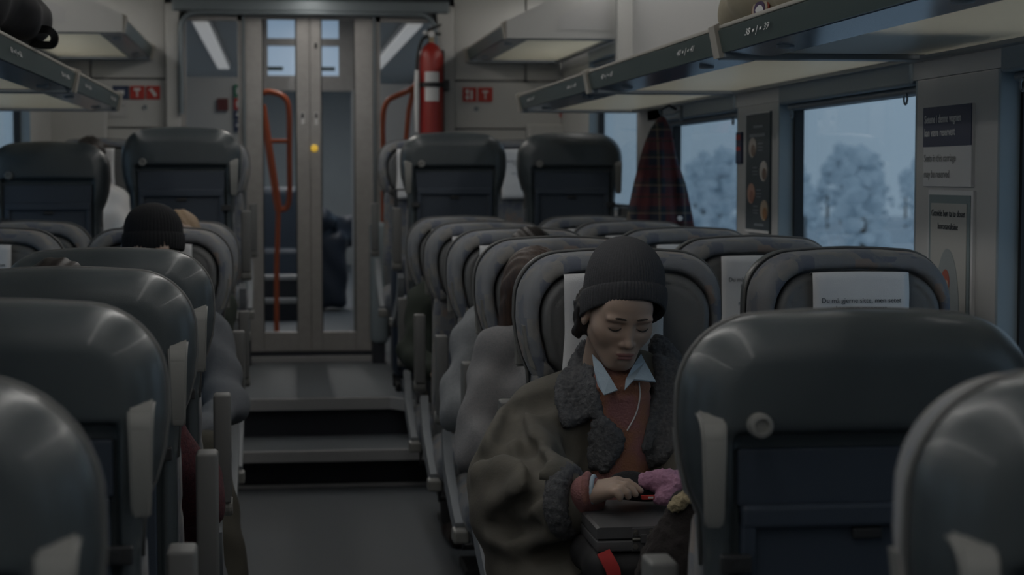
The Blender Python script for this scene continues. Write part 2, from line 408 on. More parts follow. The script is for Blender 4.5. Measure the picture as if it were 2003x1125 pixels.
# portal: outer jambs, header, lower side panels
po = tag(empty('trim_2', (0, 10.4, 0)), kind='structure')
MB().box(-.80, -.72, -.05, .08, ZR, 2.36, .01).build('jamb', M['wall'], po)
MB().box(.70, .80, -.05, .08, ZR, 2.36, .01).build('jamb', M['wall'], po)
MB().box(-.76, .77, -.07, .08, 2.315, 2.385, .012).build('header', M['frame_blue'], po)
MB().tube([(-.715, -.06, 1.75), (-.715, -.06, 2.20)]+[(-.715+.10*(1-math.cos(a)), -.06, 2.22+.09*math.sin(a)) for a in (.3, .7, 1.1, PI/2)]+[(.6, -.06, 2.31)]+[(.60+.09*math.sin(a), -.06, 2.22+.09*math.cos(a)) for a in (.4, .8, 1.2, PI/2)]+[(.69, -.06, 1.70)], .016, 10).build('grab_tube', M['frame_blue'], po, True)
MB().box(-.43, -.35, -.14, .02, .50, 1.15, .02).build('side_pad', M['winframe'], po, True)
MB().box(.32, .42, -.14, .02, .47, 1.15, .03).build('side_pad', M['winframe'], po, True)
MB().box(-.42, -.345, -.13, .02, ZR, .50).box(.33, .40, -.13, .02, ZR, .47).build('foot', M['step_dark'], po)
MB().box(-.018, .002, .02, .03, .42, 2.32).build('meeting_strip', M['dark'], po)
MB().box(-.35, .35, -.02, .10, ZR, .395, .003).build('threshold', M['nosing'], po)
MB().box(-.35, .35, .0, .09, .395, .42).build('threshold_slot', M['step_dark'], po)
F = M['frame']
for i, (x0, x1, zb) in enumerate([(-.72, -.376, .5), (.356, .70, .5)]):
    d = tag(empty('window_%d' % (13+i), ((x0+x1)/2, 10.42, zb)), kind='structure'); h = (x1-x0)/2
    MB().box(-h-.0, -h+.03, -.02, .03, 0, 2.31-zb).box(h-.03, h, -.02, .03, 0, 2.31-zb).box(-h, h, -.02, .03, 2.27-zb, 2.32-zb).box(-h, h, -.02, .03, 0, .5).build('window_frame', F, d)
    MB().box(-h+.03, h-.03, .003, .009, .5, 2.27-zb).build('pane', M['doorglass'], d)
MB().box(-.378, -.368, -.03, .05, .42, 2.32).box(.348, .358, -.03, .05, .42, 2.32).build('door_post', M['frame_blue'], po)
for i, (x0, x1, gl, gr) in enumerate([(-.366, -.0085, -.272, -.083), (-.0075, .346, .054, .244)]):
    d = tag(empty('door_%d' % (i+1), ((x0+x1)/2, 10.43, .42)), kind='structure'); cx = (x0+x1)/2
    q = lambda v: v-cx
    MB().box(q(x0), q(gl), -.02, .02, 0, 1.90, .004).build('stile', F, d)
    MB().box(q(gr), q(x1), -.02, .02, 0, 1.90, .004).build('stile', F, d)
    MB().box(q(gl), q(gr), -.02, .02, 0, .11, .004).build('rail', F, d)
    MB().box(q(gl), q(gr), -.02, .02, 1.86, 1.90, .004).build('rail', F, d)
    MB().box(q(gl), q(gr), -.003, .003, .11, 1.86).build('pane', M['doorglass'], d)
    gk = MB().box(q(gl)-.001, q(gl)+.006, -.012, .012, .11, 1.86).box(q(gr)-.006, q(gr)+.001, -.012, .012, .11, 1.86)
    gk.build('gasket', M['dark'], d)
    hx = -.049 if i == 0 else .027
    MB().box(q(hx-.010), q(hx+.010), -.026, -.018, 1.275, 1.345, .003).build('door_handle', M['white'], d)
    MB().box(q(hx-.006), q(hx+.006), -.029, -.024, 1.31, 1.34, .002).build('handle_slot', M['dark'], d)
    if i == 1:
        o = MB().lathe([(.021, 0), (.021, -.008), (.012, -.012)], (q(.015), -.02, 1.144), 20, 'y').build('door_button', mat('button_yellow', (.6, .42, .06), .4, emit=((1, .62, .08), .35)), d, True)
        MB().box(q(.02), q(.034), -.026, -.018, 1.70, 1.73, .002).build('lock', M['dark'], d)

# ---------------- beyond the doors: vestibule and the next carriage
VW = 1.35
for sd, nm in ((-1, 'wall_vestibule_left'), (1, 'wall_vestibule_right')):
    w = MB(); xa, xb = sd*VW, sd*(VW+.06); w.box(xa, xb, 10.5, 22, ZR, 1.15).box(xa, xb, 10.5, 22, 2.05, 2.5)
    for ya, yb_ in ((10.5, 10.8), (11.7, 12.6), (14.4, 14.9), (16.7, 17.2), (19.0, 19.5), (21.3, 22)): w.box(xa, xb, ya, yb_, 1.15, 2.05)
    struct(nm, w, M['wall'])
struct('ceiling_vestibule', MB().box(-1.42, 1.42, 10.5, 22, 2.46, 2.52), M['ceiling'])
struct('wall_vestibule_end', MB().box(-1.42, 1.42, 22, 22.1, ZR, 2.5), M['wall'])
pb = tag(empty('trim_3', (0, 12.3, ZR)), kind='structure')
MB().box(-VW, -.42, 0, .06, 0, 1.70).build('partition_panel', M['wall'], pb)
MB().box(.45, VW, 0, .06, 0, 1.66).build('partition_panel', M['upper'], pb)
MB().box(-.42, .45, -.03, .06, 1.61, 1.71).build('header', M['frame'], pb)
MB().box(-.44, -.25, -.02, .06, 1.71, 2.10).box(.215, .46, -.02, .06, 1.71, 2.10).box(-.25, .215, -.02, .06, 1.905, 1.955).box(-.055, .09, -.02, .06, 1.71, 2.10).build('transom_frame', M['frame'], pb)
TR = mat('transom_daylight_glow', (.5, .55, .6), .3, emit=((.52, .74, 1.0), .30))  # glow put into the panes, standing in for daylight behind them
for x0, x1 in ((-.25, -.055), (.09, .215)):
    for z0, z1 in ((1.71, 1.905), (1.955, 2.09)):
        f = MB().box(x0, x1, 0, .02, z0, z1).build('transom_pane', TR, pb)
    MB().box(x0+.0, x0+.10, -.004, -.001, 1.745, 1.77).build('transom_label', M['rackgreen'], pb)
MB().box(.30, .37, -.05, .06, 0, 1.62).build('post', M['upper'], pb)
# ------------------------------------------------------------ lamps
def strip(x, y0, y1, z, w=.10, lab='', grp=None, m=None):
    t = empty('ceiling_light', (x, (y0+y1)/2, z), lab, 'ceiling light', grp); L = (y1-y0)/2
    MB().box(-w/2-.015, w/2+.015, -L-.01, L+.01, .0, .025, .004).build('housing', M['upper'], t)
    MB().box(-w/2, w/2, -L, L, -.012, .004, .004).build('diffuser', m or M['lamp'], t)
strip(1.30, -1.0, 8.1, 2.42, lab='long warm ceiling light above the right luggage racks of the lower saloon')
strip(-1.30, -1.0, 8.1, 2.42, lab='long warm ceiling light above the left luggage racks of the lower saloon')
strip(1.30, 8.35, 10.25, 2.42, lab='short warm ceiling light above the rack right of the glass doors')
strip(-1.30, 8.35, 10.25, 2.42, lab='short warm ceiling light above the rack left of the glass doors')
strip(0, -1.0, 8.1, 2.43, .12, 'warm ceiling light running over the middle of the aisle')
M['lamp3'] = mat('end_bay_lamp_and_fill', (.8, .8, .8), .5, emit=((1.0, .95, .88), 7.5))
strip(0, 8.5, 10.2, 2.43, .12, 'short warm ceiling light over the aisle in front of the glass doors', m=M['lamp3'])
M['lamp2'] = mat('vestibule_lamp', (.8, .8, .8), .5, emit=((1.0, .97, .93), .20))
strip(-.69, 12.4, 17.6, 2.43, .10, 'ceiling light strip seen through the left glass panel beside the doors', m=M['lamp2'])
strip(.73, 12.4, 17.6, 2.43, .10, 'ceiling light strip seen through the right glass panel beside the doors', m=M['lamp2'])

strip(0, 11.0, 11.9, 2.43, .14, 'ceiling light hidden above the vestibule door header', m=M['lamp3'])  # added out of view to brighten the vestibule
strip(0, 12.9, 20, 2.43, .12, 'ceiling light over the aisle of the next carriage behind the transom', m=mat('next_carriage_fill', (.8, .8, .8), .5, emit=((1.0, .97, .93), 10)))  # added light, screened by the transom panes, that lifts the next carriage
# ------------------------------------------------------------ luggage racks
def rack(s, ys, dz, lab, labels=True, endplate=False, num=0):
    root = empty('luggage_rack', (s*.866, ys[0], 1.70+dz), lab, 'luggage rack')
    ox, oy, oz = s*.866, ys[0], 1.70+dz
    X = lambda a: s*a-ox
    for i in range(len(ys)-1):
        a, b = ys[i]-oy+.03, ys[i+1]-oy-.03
        MB().prism([(X(.866), .052), (X(.872), .056), (X(.895), .056), (X(.905), .0), (X(.878), 0)], 'y', a, b).build('edge_strip', M['rackgreen'], root)
        MB().box(X(.868), X(.905), a, b, .056, .066, .003).build('edge_rim', M['rackrim'], root)
        MB().prism([(X(.885), -.002), (X(.985), -.012), (X(.985), .004), (X(.885), .012)], 'y', a+.05, b-.05).build('reading_panel', M['rackblue'], root)
        MB().box(X(.99), X(1.37), a+.06, b-.06, -.004, .004).build('shelf_panel', M['rackpanel'], root)
        MB().box(X(.98), X(.992), a+.04, b-.04, -.006, .012).box(X(1.368), X(1.40), a, b, -.014, .014).build('shelf_beam', M['rackgrey'], root)
        for yy in (a+.035, b-.035):
            MB().box(X(.93), X(1.38), yy-.006, yy+.006, -.004, .0).build('shelf_slot', M['dark'], root)
        for yy in (a+.35, b-.35):
            MB().lathe([(.02, 0), (.02, -.006), (.012, -.008)], (X(.935), yy, -.006), 14).build('reading_light', M['rackgrey'], root)
        if labels:
            for k, yy in enumerate((a+.30, b-.36) if s > 0 else (b-.30, a+.36)):
                n = num+2*(i*2+k)
                rz = -PI/2 if s > 0 else PI/2
                th = math.radians(77)
                rot = (th, 0, rz)
                lt = text('%d \u25AA | \u25AA %d' % (n+1, n+2), .023, (X(.8665), yy, .028), rot, M['white'], root); lt.scale.x = 2.0
    for i, y in enumerate(ys):
        y -= oy
        MB().prism([(X(.855), .064), (X(.875), .074), (X(.91), .07), (X(.92), -.006), (X(.87), -.012)], 'y', y-.03, y+.03).build('joint_cover', M['rackrim'], root)
        MB().box(X(.88), X(1.40), y-.035, y+.035, -.014, .012, .004).build('bracket', M['rackgrey'], root)
    if endplate:
        yy = ys[0]-oy
        poly = [(X(.875), -.01), (X(.875), .07), (X(1.40), .33), (X(1.40), -.01)]
        MB().prism(poly, 'y', yy-.045, yy-.03).build('end_plate', M['wall'], root)
        poly = [(X(1.12), .03), (X(1.12), .09), (X(1.36), .21), (X(1.36), .03)]
        MB().prism(poly, 'y', yy-.048, yy-.044).build('end_plate_inset', M['upper'], root)
    return root
rack(1, [.73, 2.56, 4.39, 6.27, 8.08], .0, 'long luggage rack with green numbered edge along the right windows, nearest the viewer', num=31)
rack(-1, [.9, 2.75, 4.60, 6.45, 8.19], .0, 'long luggage rack with green numbered edge along the left windows, near side', num=50)
rack(1, [8.62, 10.36], .36, 'short higher luggage rack beside the end wall, right of the glass doors', False, True)
rack(-1, [8.50, 10.36], .36, 'short higher luggage rack beside the end wall, left of the glass doors', False, True)

# ------------------------------------------------------------ seats
def arcpoly(half):
    return half+[(-x, z) for x, z in half[::-1] if abs(x) > 1e-6]
HEAD = [(0, 1.242), (.07, 1.240)]+arc(.128, 1.128, .108, PI/2*.93, 0, 9, .108)+[(.237, 1.09), (.232, 1.045), (.221, 1.005), (.206, .97)]
SHELLP = arcpoly(HEAD+[(.201, .90), (.203, .52), (.19, .43), (0, .43)])
WINGP = arcpoly([(x*1.008, z-.003) for x, z in HEAD]+[(.20, .955), (0, .952)])
PADP = arcpoly([(0, 1.192), (.09, 1.190)]+arc(.10, 1.10, .088, PI/2, 0, 8, .088)+[(.186, 1.06), (.172, 1.0), (.14, .965), (.09, .95), (0, .947)])
def ext(P, poly, yb, yf, r, rf=None):
    """extruded outline, rounded; yf(x) front face, yb back face"""
    d2 = poly2(P[0], P[2], poly)
    c = (yb+yf)/2; hy = (yb-yf)/2
    q0 = d2+r; q1 = np.abs(P[1]-c)-hy+r
    return np.sqrt(np.maximum(q0, 0)**2+np.maximum(q1, 0)**2)+np.minimum(np.maximum(q0, q1), 0)-r
def f_shell(P):
    d = ext(P, SHELLP, .072-.012*(P[0]/.24)**2, -.12+0*P[0], .058)
    d = smax(d, -.024-P[1], .004)
    box = rbox(P, (0, .10, .832), (.180, .062, .256), .012)
    d = smax(d, -box, .006)
    return smax(d, .455-P[2], .02)
def f_wing(P):
    u = np.abs(P[0])/.24
    yf = -.115-.055*u**3
    k = 1+.17*np.clip((-P[1]-.03)/.14, 0, 1.2)
    Q = [P[0]*k, P[1], P[2]+.10*np.clip(-P[1]-.05, 0, .2)*np.clip((P[2]-1.1)/.14, 0, 1)]
    d = ext(Q, WINGP, -.015+0*P[0], yf, .036)
    hol = ext(P, PADP, .1+0*P[0], -.30+0*P[0], .03)
    return smax(d, -np.maximum(hol-.006, P[1]+.092), .012)
def f_pad(P):
    u = np.abs(P[0])/.19
    d = ext(P, PADP, -.06+0*P[0], -.128-.02*u**3+.01*((P[2]-1.08)/.12)**2, .024)
    ring = np.abs(poly2(P[0], P[2], PADP)+.026)
    return d+.004*np.exp(-(ring/.004)**2)
me_shell = nets(f_shell, (-.25, -.04, .44), (.25, .085, 1.26), .0075, 'shell')
me_wing = nets(f_wing, (-.26, -.19, .935), (.26, .005, 1.265), .0075, 'headrest_wing')
me_pad = nets(f_pad, (-.20, -.165, .93), (.20, -.05, 1.21), .006, 'headrest_pad')
def f_back(P):
    d = ext(P, arcpoly([(0, .965), (.198, .965), (.204, .9), (.21, .6), (.20, .46), (0, .46)]), -.006+0*P[0], -.085-.035*(np.abs(P[0])/.2)**3-.03*np.exp(-((P[2]-.62)/.12)**2), .03)
    return d+.004*np.exp(-((P[2]-.80)/.008)**2)+.004*np.exp(-((np.abs(P[0])-.13)/.006)**2)
me_back = nets(f_back, (-.23, -.17, .44), (.23, .01, .99), .011, 'backrest')
def f_seat(P):
    d = rbox(P, (0, -.32, .415), (.225, .245, .055), .045)
    return d-.012*np.exp(-((np.abs(P[0])-.17)/.05)**2)
me_seat = nets(f_seat, (-.25, -.59, .34), (.25, -.05, .50), .013, 'seat_cushion')
me_tray = MB().prism([(-.165, .66)]+[(-x, z) for x, z in arc(.145, .972, .02, 0, PI/2, 4)]+arc(.145, .972, .02, PI/2, 0, 4)+[(.165, .66)], 'y', .034, .052)
# frame with a recessed inner panel
me_tray = MB().box(-.168, -.148, .030, .055, .64, .985, .004).box(.148, .168, .030, .055, .64, .985, .004).box(-.168, .168, .030, .057, .962, .993, .006).box(-.15, .15, .030, .042, .64, .97).box(-.168, .168, .03, .055, .62, .65, .004).mesh('tray_table')
me_bp = MB().box(-.172, .172, .028, .047, .99, 1.066, .004).mesh('upper_back_panel')
me_latch = MB().box(-.02, .02, .042, .052, .945, .96, .003).mesh('tray_latch')
me_knob = MB().lathe([(.015, .045), (.0165, .078), (.0145, .086), (.010, .087), (.008, .082)], (0, 0, 0), 24, 'y').mesh('coat_knob'); me_knob.shade_smooth(); me_knob.set_sharp_from_angle(angle=.8)
def handle_mesh():
    m = MB(); path = [(.050, 1.112), (.075, 1.111), (.093, 1.100), (.099, 1.08), (.101, .98), (.096, .968)]
    bm = bmesh.new(); prev = None
    w = [.0175, .0175, .017, .016, .013, .012]; t = .010
    for (y, z), ww in zip(path, w):
        i = path.index((y, z)); a = path[max(i-1, 0)]; b = path[min(i+1, 5)]
        d = Vector((0, b[0]-a[0], b[1]-a[1])).normalized(); n = Vector((0, -d.z, d.y))*t/2*(-1)
        ring = [bm.verts.new((sx*ww, y+sn*n.y, z+sn*n.z)) for sx, sn in ((-1, -1), (1, -1), (1, 1), (-1, 1))]
        if prev:
            for k in range(4): bm.faces.new((prev[k], prev[(k+1) % 4], ring[(k+1) % 4], ring[k]))
        else: bm.faces.new(ring[::-1])
        prev = ring
    bm.faces.new(prev); bmesh.ops.recalc_face_normals(bm, faces=bm.faces[:])
    bmesh.ops.bevel(bm, geom=bm.edges[:], offset=.0035, segments=3, affect='EDGES')
    me = bpy.data.meshes.new('grab_handle'); bm.to_mesh(me); bm.free(); me.shade_smooth(); me.set_sharp_from_angle(angle=.9); return me
me_handle = handle_mesh()
me_arm = MB().box(-.0195, .0195, -.085, -.02, .655, .905, .006).mesh('armrest'); me_arm.shade_smooth(); me_arm.set_sharp_from_angle(angle=.6)
me_pivot = MB().lathe([(.020, -.022), (.024, -.015), (.024, .015), (.020, .022)], (0, -.05, .645), 16, 'x').mesh('armrest_pivot')
pts = bez([(0, -.04, .60), (0, -.075, .53), (0, -.15, .465), (0, -.30, .415), (0, -.47, .365)], 5)
def ribbon(pts, hw, th):
    m = MB(); vs = []; fs = []
    for i, p in enumerate(pts):
        d = (pts[min(i+1, len(pts)-1)]-pts[max(i-1, 0)]).normalized(); n = Vector((0, -d.z, d.y))
        k = 1+.35*math.sin(PI*i/(len(pts)-1))
        for a, b in ((-1, -1), (1, -1), (1, 1), (-1, 1)): vs.append(p+Vector((a*hw, 0, 0))+n*b*th*k)
    for i in range(len(pts)-1):
        for k in range(4): fs.append((4*i+k, 4*i+(k+1) % 4, 4*i+4+(k+1) % 4, 4*i+4+k))
    n = 4*(len(pts)-1); fs += [(0, 3, 2, 1), (n, n+1, n+2, n+3)]
    return m.add(vs, fs)
rb = ribbon(pts, .014, .024); me_plate = rb.mesh('side_plate')
me_block = MB().box(-.024, .024, -.53, -.455, .335, .375, .008).mesh('side_plate_foot')
me_ped = MB().box(-.19, .19, -.40, -.12, .30, .36, .01).box(-.05, .05, -.33, -.20, .03, .31, .01).box(-.12, .12, -.40, -.14, 0, .035, .01).mesh('pedestal')
me_rest = MB().tube([(-.17, .03, .28), (-.17, .10, .20), (.17, .10, .20), (.17, .03, .28)], .011, 8).mesh('footrest')
me_low = MB().box(-.19, .19, -.01, .03, .30, .47, .012).mesh('lower_shell')
me_clip = MB().prism([(.227, 1.075), (.234, 1.075), (.229, 1.03), (.217, .985), (.203, .975), (.206, .985), (.222, 1.03)], 'y', -.10, -.055).mesh('side_clip')
me_bolt = MB().box(-.020, .020, -.01, .006, -.012, .012, .003).lathe([(.006, .004), (.006, .010)], (0, 0, 0), 12, 'y').mesh('latch_block')
def cover_mesh():
    vs = []; fs = []; nx, nz_ = 12, 16
    for j in range(nz_+1):
        t = j/nz_
        for i in range(nx+1):
            u = -1+2*i/nx; x = .110*u+.002*math.sin(9*t)*(1 if u > 0 else -1)*t
            if t < .12: z = 1.186+.006*math.sin(PI*t/.12*.5); y = -.105-.03*(t/.12)
            else: z = 1.192-(t-.12)/.88*.262; y = -.137-.006*math.sin(min(1, (t-.12)/.2)*PI/2)+.004*math.sin(t*7+u*2.3)*(t-.1)
            vs.append((x+(.012*u*max(0, t-.55)), y-.0025, z-.002*u*u))
    for j in range(nz_):
        for i in range(nx):
            a = j*(nx+1)+i; fs.append((a, a+1, a+nx+2, a+nx+1))
    me = bpy.data.meshes.new('headrest_cover'); me.from_pydata(vs, [], fs)
    bm = bmesh.new(); bm.from_mesh(me); r = bmesh.ops.extrude_face_region(bm, geom=bm.faces[:]);
    for v in r['geom']:
        if isinstance(v, bmesh.types.BMVert): v.co.y += .0015
    bmesh.ops.recalc_face_normals(bm, faces=bm.faces[:]); bm.to_mesh(me); bm.free(); me.shade_smooth(); return me
me_cover = cover_mesh()
def make_seat(s, cover):
    """local: sitter faces -Y; s = side of the armrest and handle"""
    t = empty('train_seat')
    mobj('shell', me_shell, M['shell'], t); mobj('lower_shell', me_low, M['shell'], t)
    mobj('edge_trim', me_trim, M['armrest'], t)
    mobj('headrest_wing', me_wing, M['fabric'], t); mobj('headrest_pad', me_pad, M['leather'], t)
    mobj('backrest', me_back, M['fabric'], t); mobj('seat_cushion', me_seat, M['fabric'], t)
    mobj('upper_back_panel', me_bp, M['navy'], t)
    tr = mobj('tray_table', me_tray, M['navy'], t); mobj('tray_latch', me_latch, M['metal_dark'], tr)
    o = mobj('coat_knob', me_knob, M['handle'], t); o.location = (.150, 0, 1.10)
    o = mobj('grab_handle', me_handle, M['handle'], t); o.location = (s*.208, -.028, 0)
    ar = mobj('armrest', me_arm, M['armrest'], t); ar.location = (s*.252, 0, 0)
    mobj('armrest_pivot', me_pivot, M['handle'], ar)
    for k in (-1, 1):
        o = mobj('side_plate', me_plate, M['sideplate'], t); o.location.x = k*.236
        b = mobj('side_plate_foot', me_block, M['handle'], o)
        o = mobj('side_clip', me_clip, M['handle'], t); o.scale.x = k*.965
    mobj('pedestal', me_ped, M['metal_dark'], t); mobj('footrest', me_rest, M['metal_dark'], t)
    o = mobj('latch_block', me_bolt, M['metal_dark'], t); o.location = (s*.176, .060, .918)
    if cover:
        c = mobj('headrest_cover', me_cover, M['cover'], t)
        text('Du m\u00e5 gjerne sitte, men setet\nkan v\u00e6re reservert', .0152, (0, -.1475, 1.118), (PI/2, 0, 0), M['ink'], c, space=1.15)
        text('Feel free to sit, but the seat\nmay be reserved', .0115, (0, -.1475, 1.055), (PI/2, 0, 0), M['inkblue'], c, bold=.0002, space=1.1)
    return t
protos = {}
hp_ = [(x, -.0265, z-.001) for x, z in HEAD[1:]]+[(.202, -.0265, .90)]
hp_ = [(-x, y, z) for x, y, z in hp_[::-1]]+[(0, -.0265, 1.241)]+hp_
me_trim = MB().tube(hp_, .0035, 6).mesh('edge_trim'); me_trim.shade_smooth()
def place_seat(x, y, z, away, s, label, group, tilt=0, cover=None):
    cover = (not away) if cover is None else cover
    k = (s, cover)
    if k not in protos: o = protos[k] = make_seat(s, cover)
    else: o = copy_tree(protos[k])
    o.location = (x, y, z); o.rotation_euler = (tilt, 0, PI if away else 0)
    return tag(o, label, 'train seat', group)
AX, WX = .570, 1.098
AWAY = 'seats seen from behind'; FACE = 'patterned seats facing the viewer'
R = [ # side, y, z, away, aisle label, window label
 (1, 1.45, 0, 1, 'grey shell seat from behind, cut by the lower right corner, closest seat on the right', 'grey shell window seat outside the lower right corner, nearest row'),
 (1, 2.33, 0, 1, 'large grey shell seat with round knob, right of the woman in the ribbed beanie', 'grey shell window seat at the right edge beside the large seat with the knob'),
 (1, 4.10, 0, 0, 'patterned seat in which the woman in the grey ribbed beanie sits', 'patterned window seat with a printed white headrest cover right of the woman in the beanie'),
 (1, 4.95, 0, 0, 'patterned aisle seat of the long haired woman in grey knit top', 'patterned window seat directly behind the one whose printed cover faces the viewer'),
 (1, 5.80, 0, 0, 'patterned aisle seat of the person with the pale sleeve, third facing row on right', 'patterned window seat in the third facing row on the right, only its top curve showing'),
 (1, 6.70, 0, 0, 'empty patterned aisle seat in the fourth facing row on the right', 'patterned window seat beneath the hanging plaid coat'),
 (1, 7.60, 0, 0, 'patterned aisle seat of the person in dark green by the steps', 'patterned window seat of the farthest lower row on the right'),
 (1, 8.22, ZR, 1, 'grey shell seat from behind on raised floor just below the fire extinguisher', 'grey shell seat seen from behind on the raised floor beside the right window'),
 (1, 9.80, ZR, 0, 'patterned seat facing the viewer by the glass doors, below the orange rail on the right', 'patterned far right corner seat with its white cover between two grey shells'),
 (-1, 1.53, 0, 1, 'grey shell seat from behind, blurred, in the lower left corner', 'grey shell window seat outside the lower left corner'),
 (-1, 2.43, 0, 1, 'grey shell seat from behind, second from the lower left corner, with a pale handle', 'grey shell window seat left of the second seat, outside the frame'),
 (-1, 3.30, 0, 1, 'grey shell seat from behind left of the aisle in which the maroon coated passenger sits', 'grey shell window seat left of the maroon coated passenger, outside the frame'),
 (-1, 4.20, 0, 1, 'grey shell seat from behind just in front of the man in the black beanie', 'grey shell window seat left of the shell in front of the black beanie'),
 (-1, 6.05, 0, 0, 'patterned seat in which the man in the black beanie sits', 'patterned window seat at the left edge, with a white cover, nearest facing row'),
 (-1, 6.95, 0, 0, 'patterned aisle seat of the fair haired passenger behind the black beanie', 'patterned window seat in the second facing row at the left edge'),
 (-1, 7.50, ZR, 1, 'tall standing grey shell seat from behind on the raised floor left of the doors', 'reclined grey shell seat from behind by the left window on the raised floor'),
 (-1, 9.75, ZR, 0, 'patterned seat facing the viewer by the left glass panel beside the doors', 'patterned seat in the left far corner by the end wall'),
]
for sd, y, z, away, la, lw in R:
    g = AWAY if away else FACE
    sa = (1 if away else -1)*sd
    sx = .022 if (sd > 0 and z > 0 and away) else -.004 if y == 2.33 else 0
    q = place_seat(AX*sd+sx, y, z, away, sa, la, g)
    if y == 2.33: q.scale.z = .988
    if y == 4.10: [c for c in q.children if c.name.startswith('headrest_cover')][0].location.x = -.03
    t = 0
    dz = 0
    if sd < 0 and away and z > 0: t = math.radians(4); dz = -.055
    place_seat(WX*sd+sx, y, z+dz, away, -sa, lw, g, tilt=t)

# ------------------------------------------------------------ outside: snow and a misty wood
snow = struct('ground', MB().box(-60, 60, -10, 120, -1.3, -1.2), mat('snow', (.62, .66, .70), .8, (.55, .6, .65), .5))
def tree_mesh(seed, h):
    rnd = random.Random(seed); m = MB()
    for t in range(46):
        u = rnd.random()**.8; z = h*(.12+.86*u); R_ = h*.27*(1-u)**.75+.08; a = rnd.random()*2*PI; q = R_*rnd.random()**.5
        r = h*rnd.uniform(.035, .085); c = (q*math.cos(a), q*math.sin(a), z)
        bm = bmesh.new(); bmesh.ops.create_icosphere(bm, subdivisions=1, radius=r)
        vs = [(c[0]+v.co.x*rnd.uniform(.8, 1.4), c[1]+v.co.y*rnd.uniform(.8, 1.4), c[2]+v.co.z*rnd.uniform(.6, 1.3)) for v in bm.verts]
        bm.verts.index_update(); m.add(vs, [[v.index for v in f.verts] for f in bm.faces]); bm.free()
    return m.mesh('crown')
M['frost_haze'] = mat('frosted_hazy_needles', (.66, .73, .78), .9, (.86, .90, .93), 2.2, detail=5)  # frosted crowns, with the haze of the mist also put into the pale colour
M['bark'] = mat('bark', (.12, .11, .10), .9)
tms = [tree_mesh(i, 3.4) for i in range(4)]; trunk = MB().lathe([(.09, 0), (.05, 2)], n=8).mesh('trunk')
rt_ = random.Random(8)
def tree(x, y, sc, k, lab, grp):
    t = empty('spruce', (x, y, -1.2), lab, 'tree', grp, rotz=rt_.random()*6)
    mobj('crown', tms[k % 4], M['frost_haze'], t); mobj('trunk', trunk, M['bark'], t); t.scale = (sc, sc, sc)
k = 0
for yi in range(9):
    for xi in range(5):
        y = 36+yi*8+rt_.uniform(-1.6, 1.6); x = y*.235+xi*3.4+rt_.uniform(-.9, .9)
        tree(x, y, rt_.uniform(.55, .85)*(.75+y/110), k, 'blurred frosty spruce in the mist outside the right hand windows', 'spruces outside on the right'); k += 1
for i in range(6):
    y = 26+i*6
    tree(-y*.2-rt_.uniform(2, 5), y, rt_.uniform(.8, 1.1), i, 'blurred frosty spruce in the mist outside the left hand windows', 'spruces outside on the left')

# ------------------------------------------------------------ fire extinguisher and bracket
ex = empty('fire_extinguisher', (.657, 10.22, 1.55), 'tall red fire extinguisher hanging beside the glass doors on the right', 'fire extinguisher')
MB().lathe([(.0, 0), (.055, 0), (.067, .012), (.068, .03), (.068, .50), (.064, .535), (.050, .565), (.028, .585), (.016, .595), (0, .6)], n=28).build('cylinder', M['extred'], ex, True)
MB().lathe([(.016, .59), (.016, .63), (.022, .635), (.022, .65), (.012, .66)], n=16).build('valve', M['brass'], ex, True)
MB().prism([(-.02, .65), (.055, .685), (.058, .70), (-.02, .672)], 'y', -.010, .010).prism([(-.02, .64), (.055, .635), (.055, .648), (-.02, .655)], 'y', -.010, .010).build('lever', M['dark'], ex)
MB().tube([(-.016, 0, .640), (-.04, -.01, .65)], .012, 10).lathe([(.017, -.03), (.017, -.012)], (0, 0, .64), 14, 'y').build('pressure_gauge', M['white'], ex)
hose = MB().tube(bez([(-.02, -.02, .63), (-.055, -.03, .60), (-.078, -.03, .50), (-.080, -.03, .35), (-.076, -.03, .26)]), .010, 8)
hose.build('hose', M['dark'], ex, True)
MB().lathe([(.011, .10), (.016, .28), (.011, .44)], (-.082, -.04, 0), 12).build('discharge_horn', M['white'], ex, True)
lb = MB(); n = 10
vs = []; fs = []
for i in range(n+1):
    a = -PI/2-.6+1.2*i/n
    vs += [(.0688*math.cos(a), .0688*math.sin(a), .27), (.0688*math.cos(a), .0688*math.sin(a), .43)]
for i in range(n): fs.append((2*i, 2*i+2, 2*i+3, 2*i+1))
MB().add(vs, fs).build('label', M['white'], ex)
MB().lathe([(.0695, .345), (.0705, .35), (.0705, .37), (.0695, .375)], n=28).box(.05, .10, -.01, .09, .33, .39).build('strap', M['dark'], ex)
MB().box(-.02, .08, .068, .09, .04, .56).build('wall_bracket', M['dark'], ex)

# ------------------------------------------------------------ orange rails beyond the doors
def rail(name, pts, lab, r=.017, closed=False):
    base = Vector(pts[0]); t = empty(name, base, lab, 'rail'); MB().tube([p-base for p in (bez(pts, 6) if not closed else pts)], r, 10).build('tube', M['orange'], t, True); return t
a = rail('handrail', [pt(513, 182, 11.3), pt(530, 180, 11.3), pt(555, 190, 11.3), pt(565, 215, 11.3), pt(566, 300, 11.3), pt(565, 395, 11.3), pt(548, 412, 11.3)], 'looped orange handrail seen through the left glass door leaf')
b0 = a.location
MB().tube([pt(513, 205, 11.3)-b0, pt(520, 250, 11.3)-b0, pt(545, 412, 11.3)-b0], .024, 10).build('brace', M['orange'], a, True)
MB().tube([pt(545, 400, 11.3)-b0, pt(541, 520, 11.3)-b0, (pt(540, 545, 11.3)-b0).xy.to_3d()+Vector((0, 0, ZR-b0.z))], .016, 10).build('post', M['orange'], a, True)
MB().tube([pt(522, 276, 11.3)-b0, pt(566, 276, 11.3)-b0], .014, 10).build('crossbar', M['orange'], a, True)
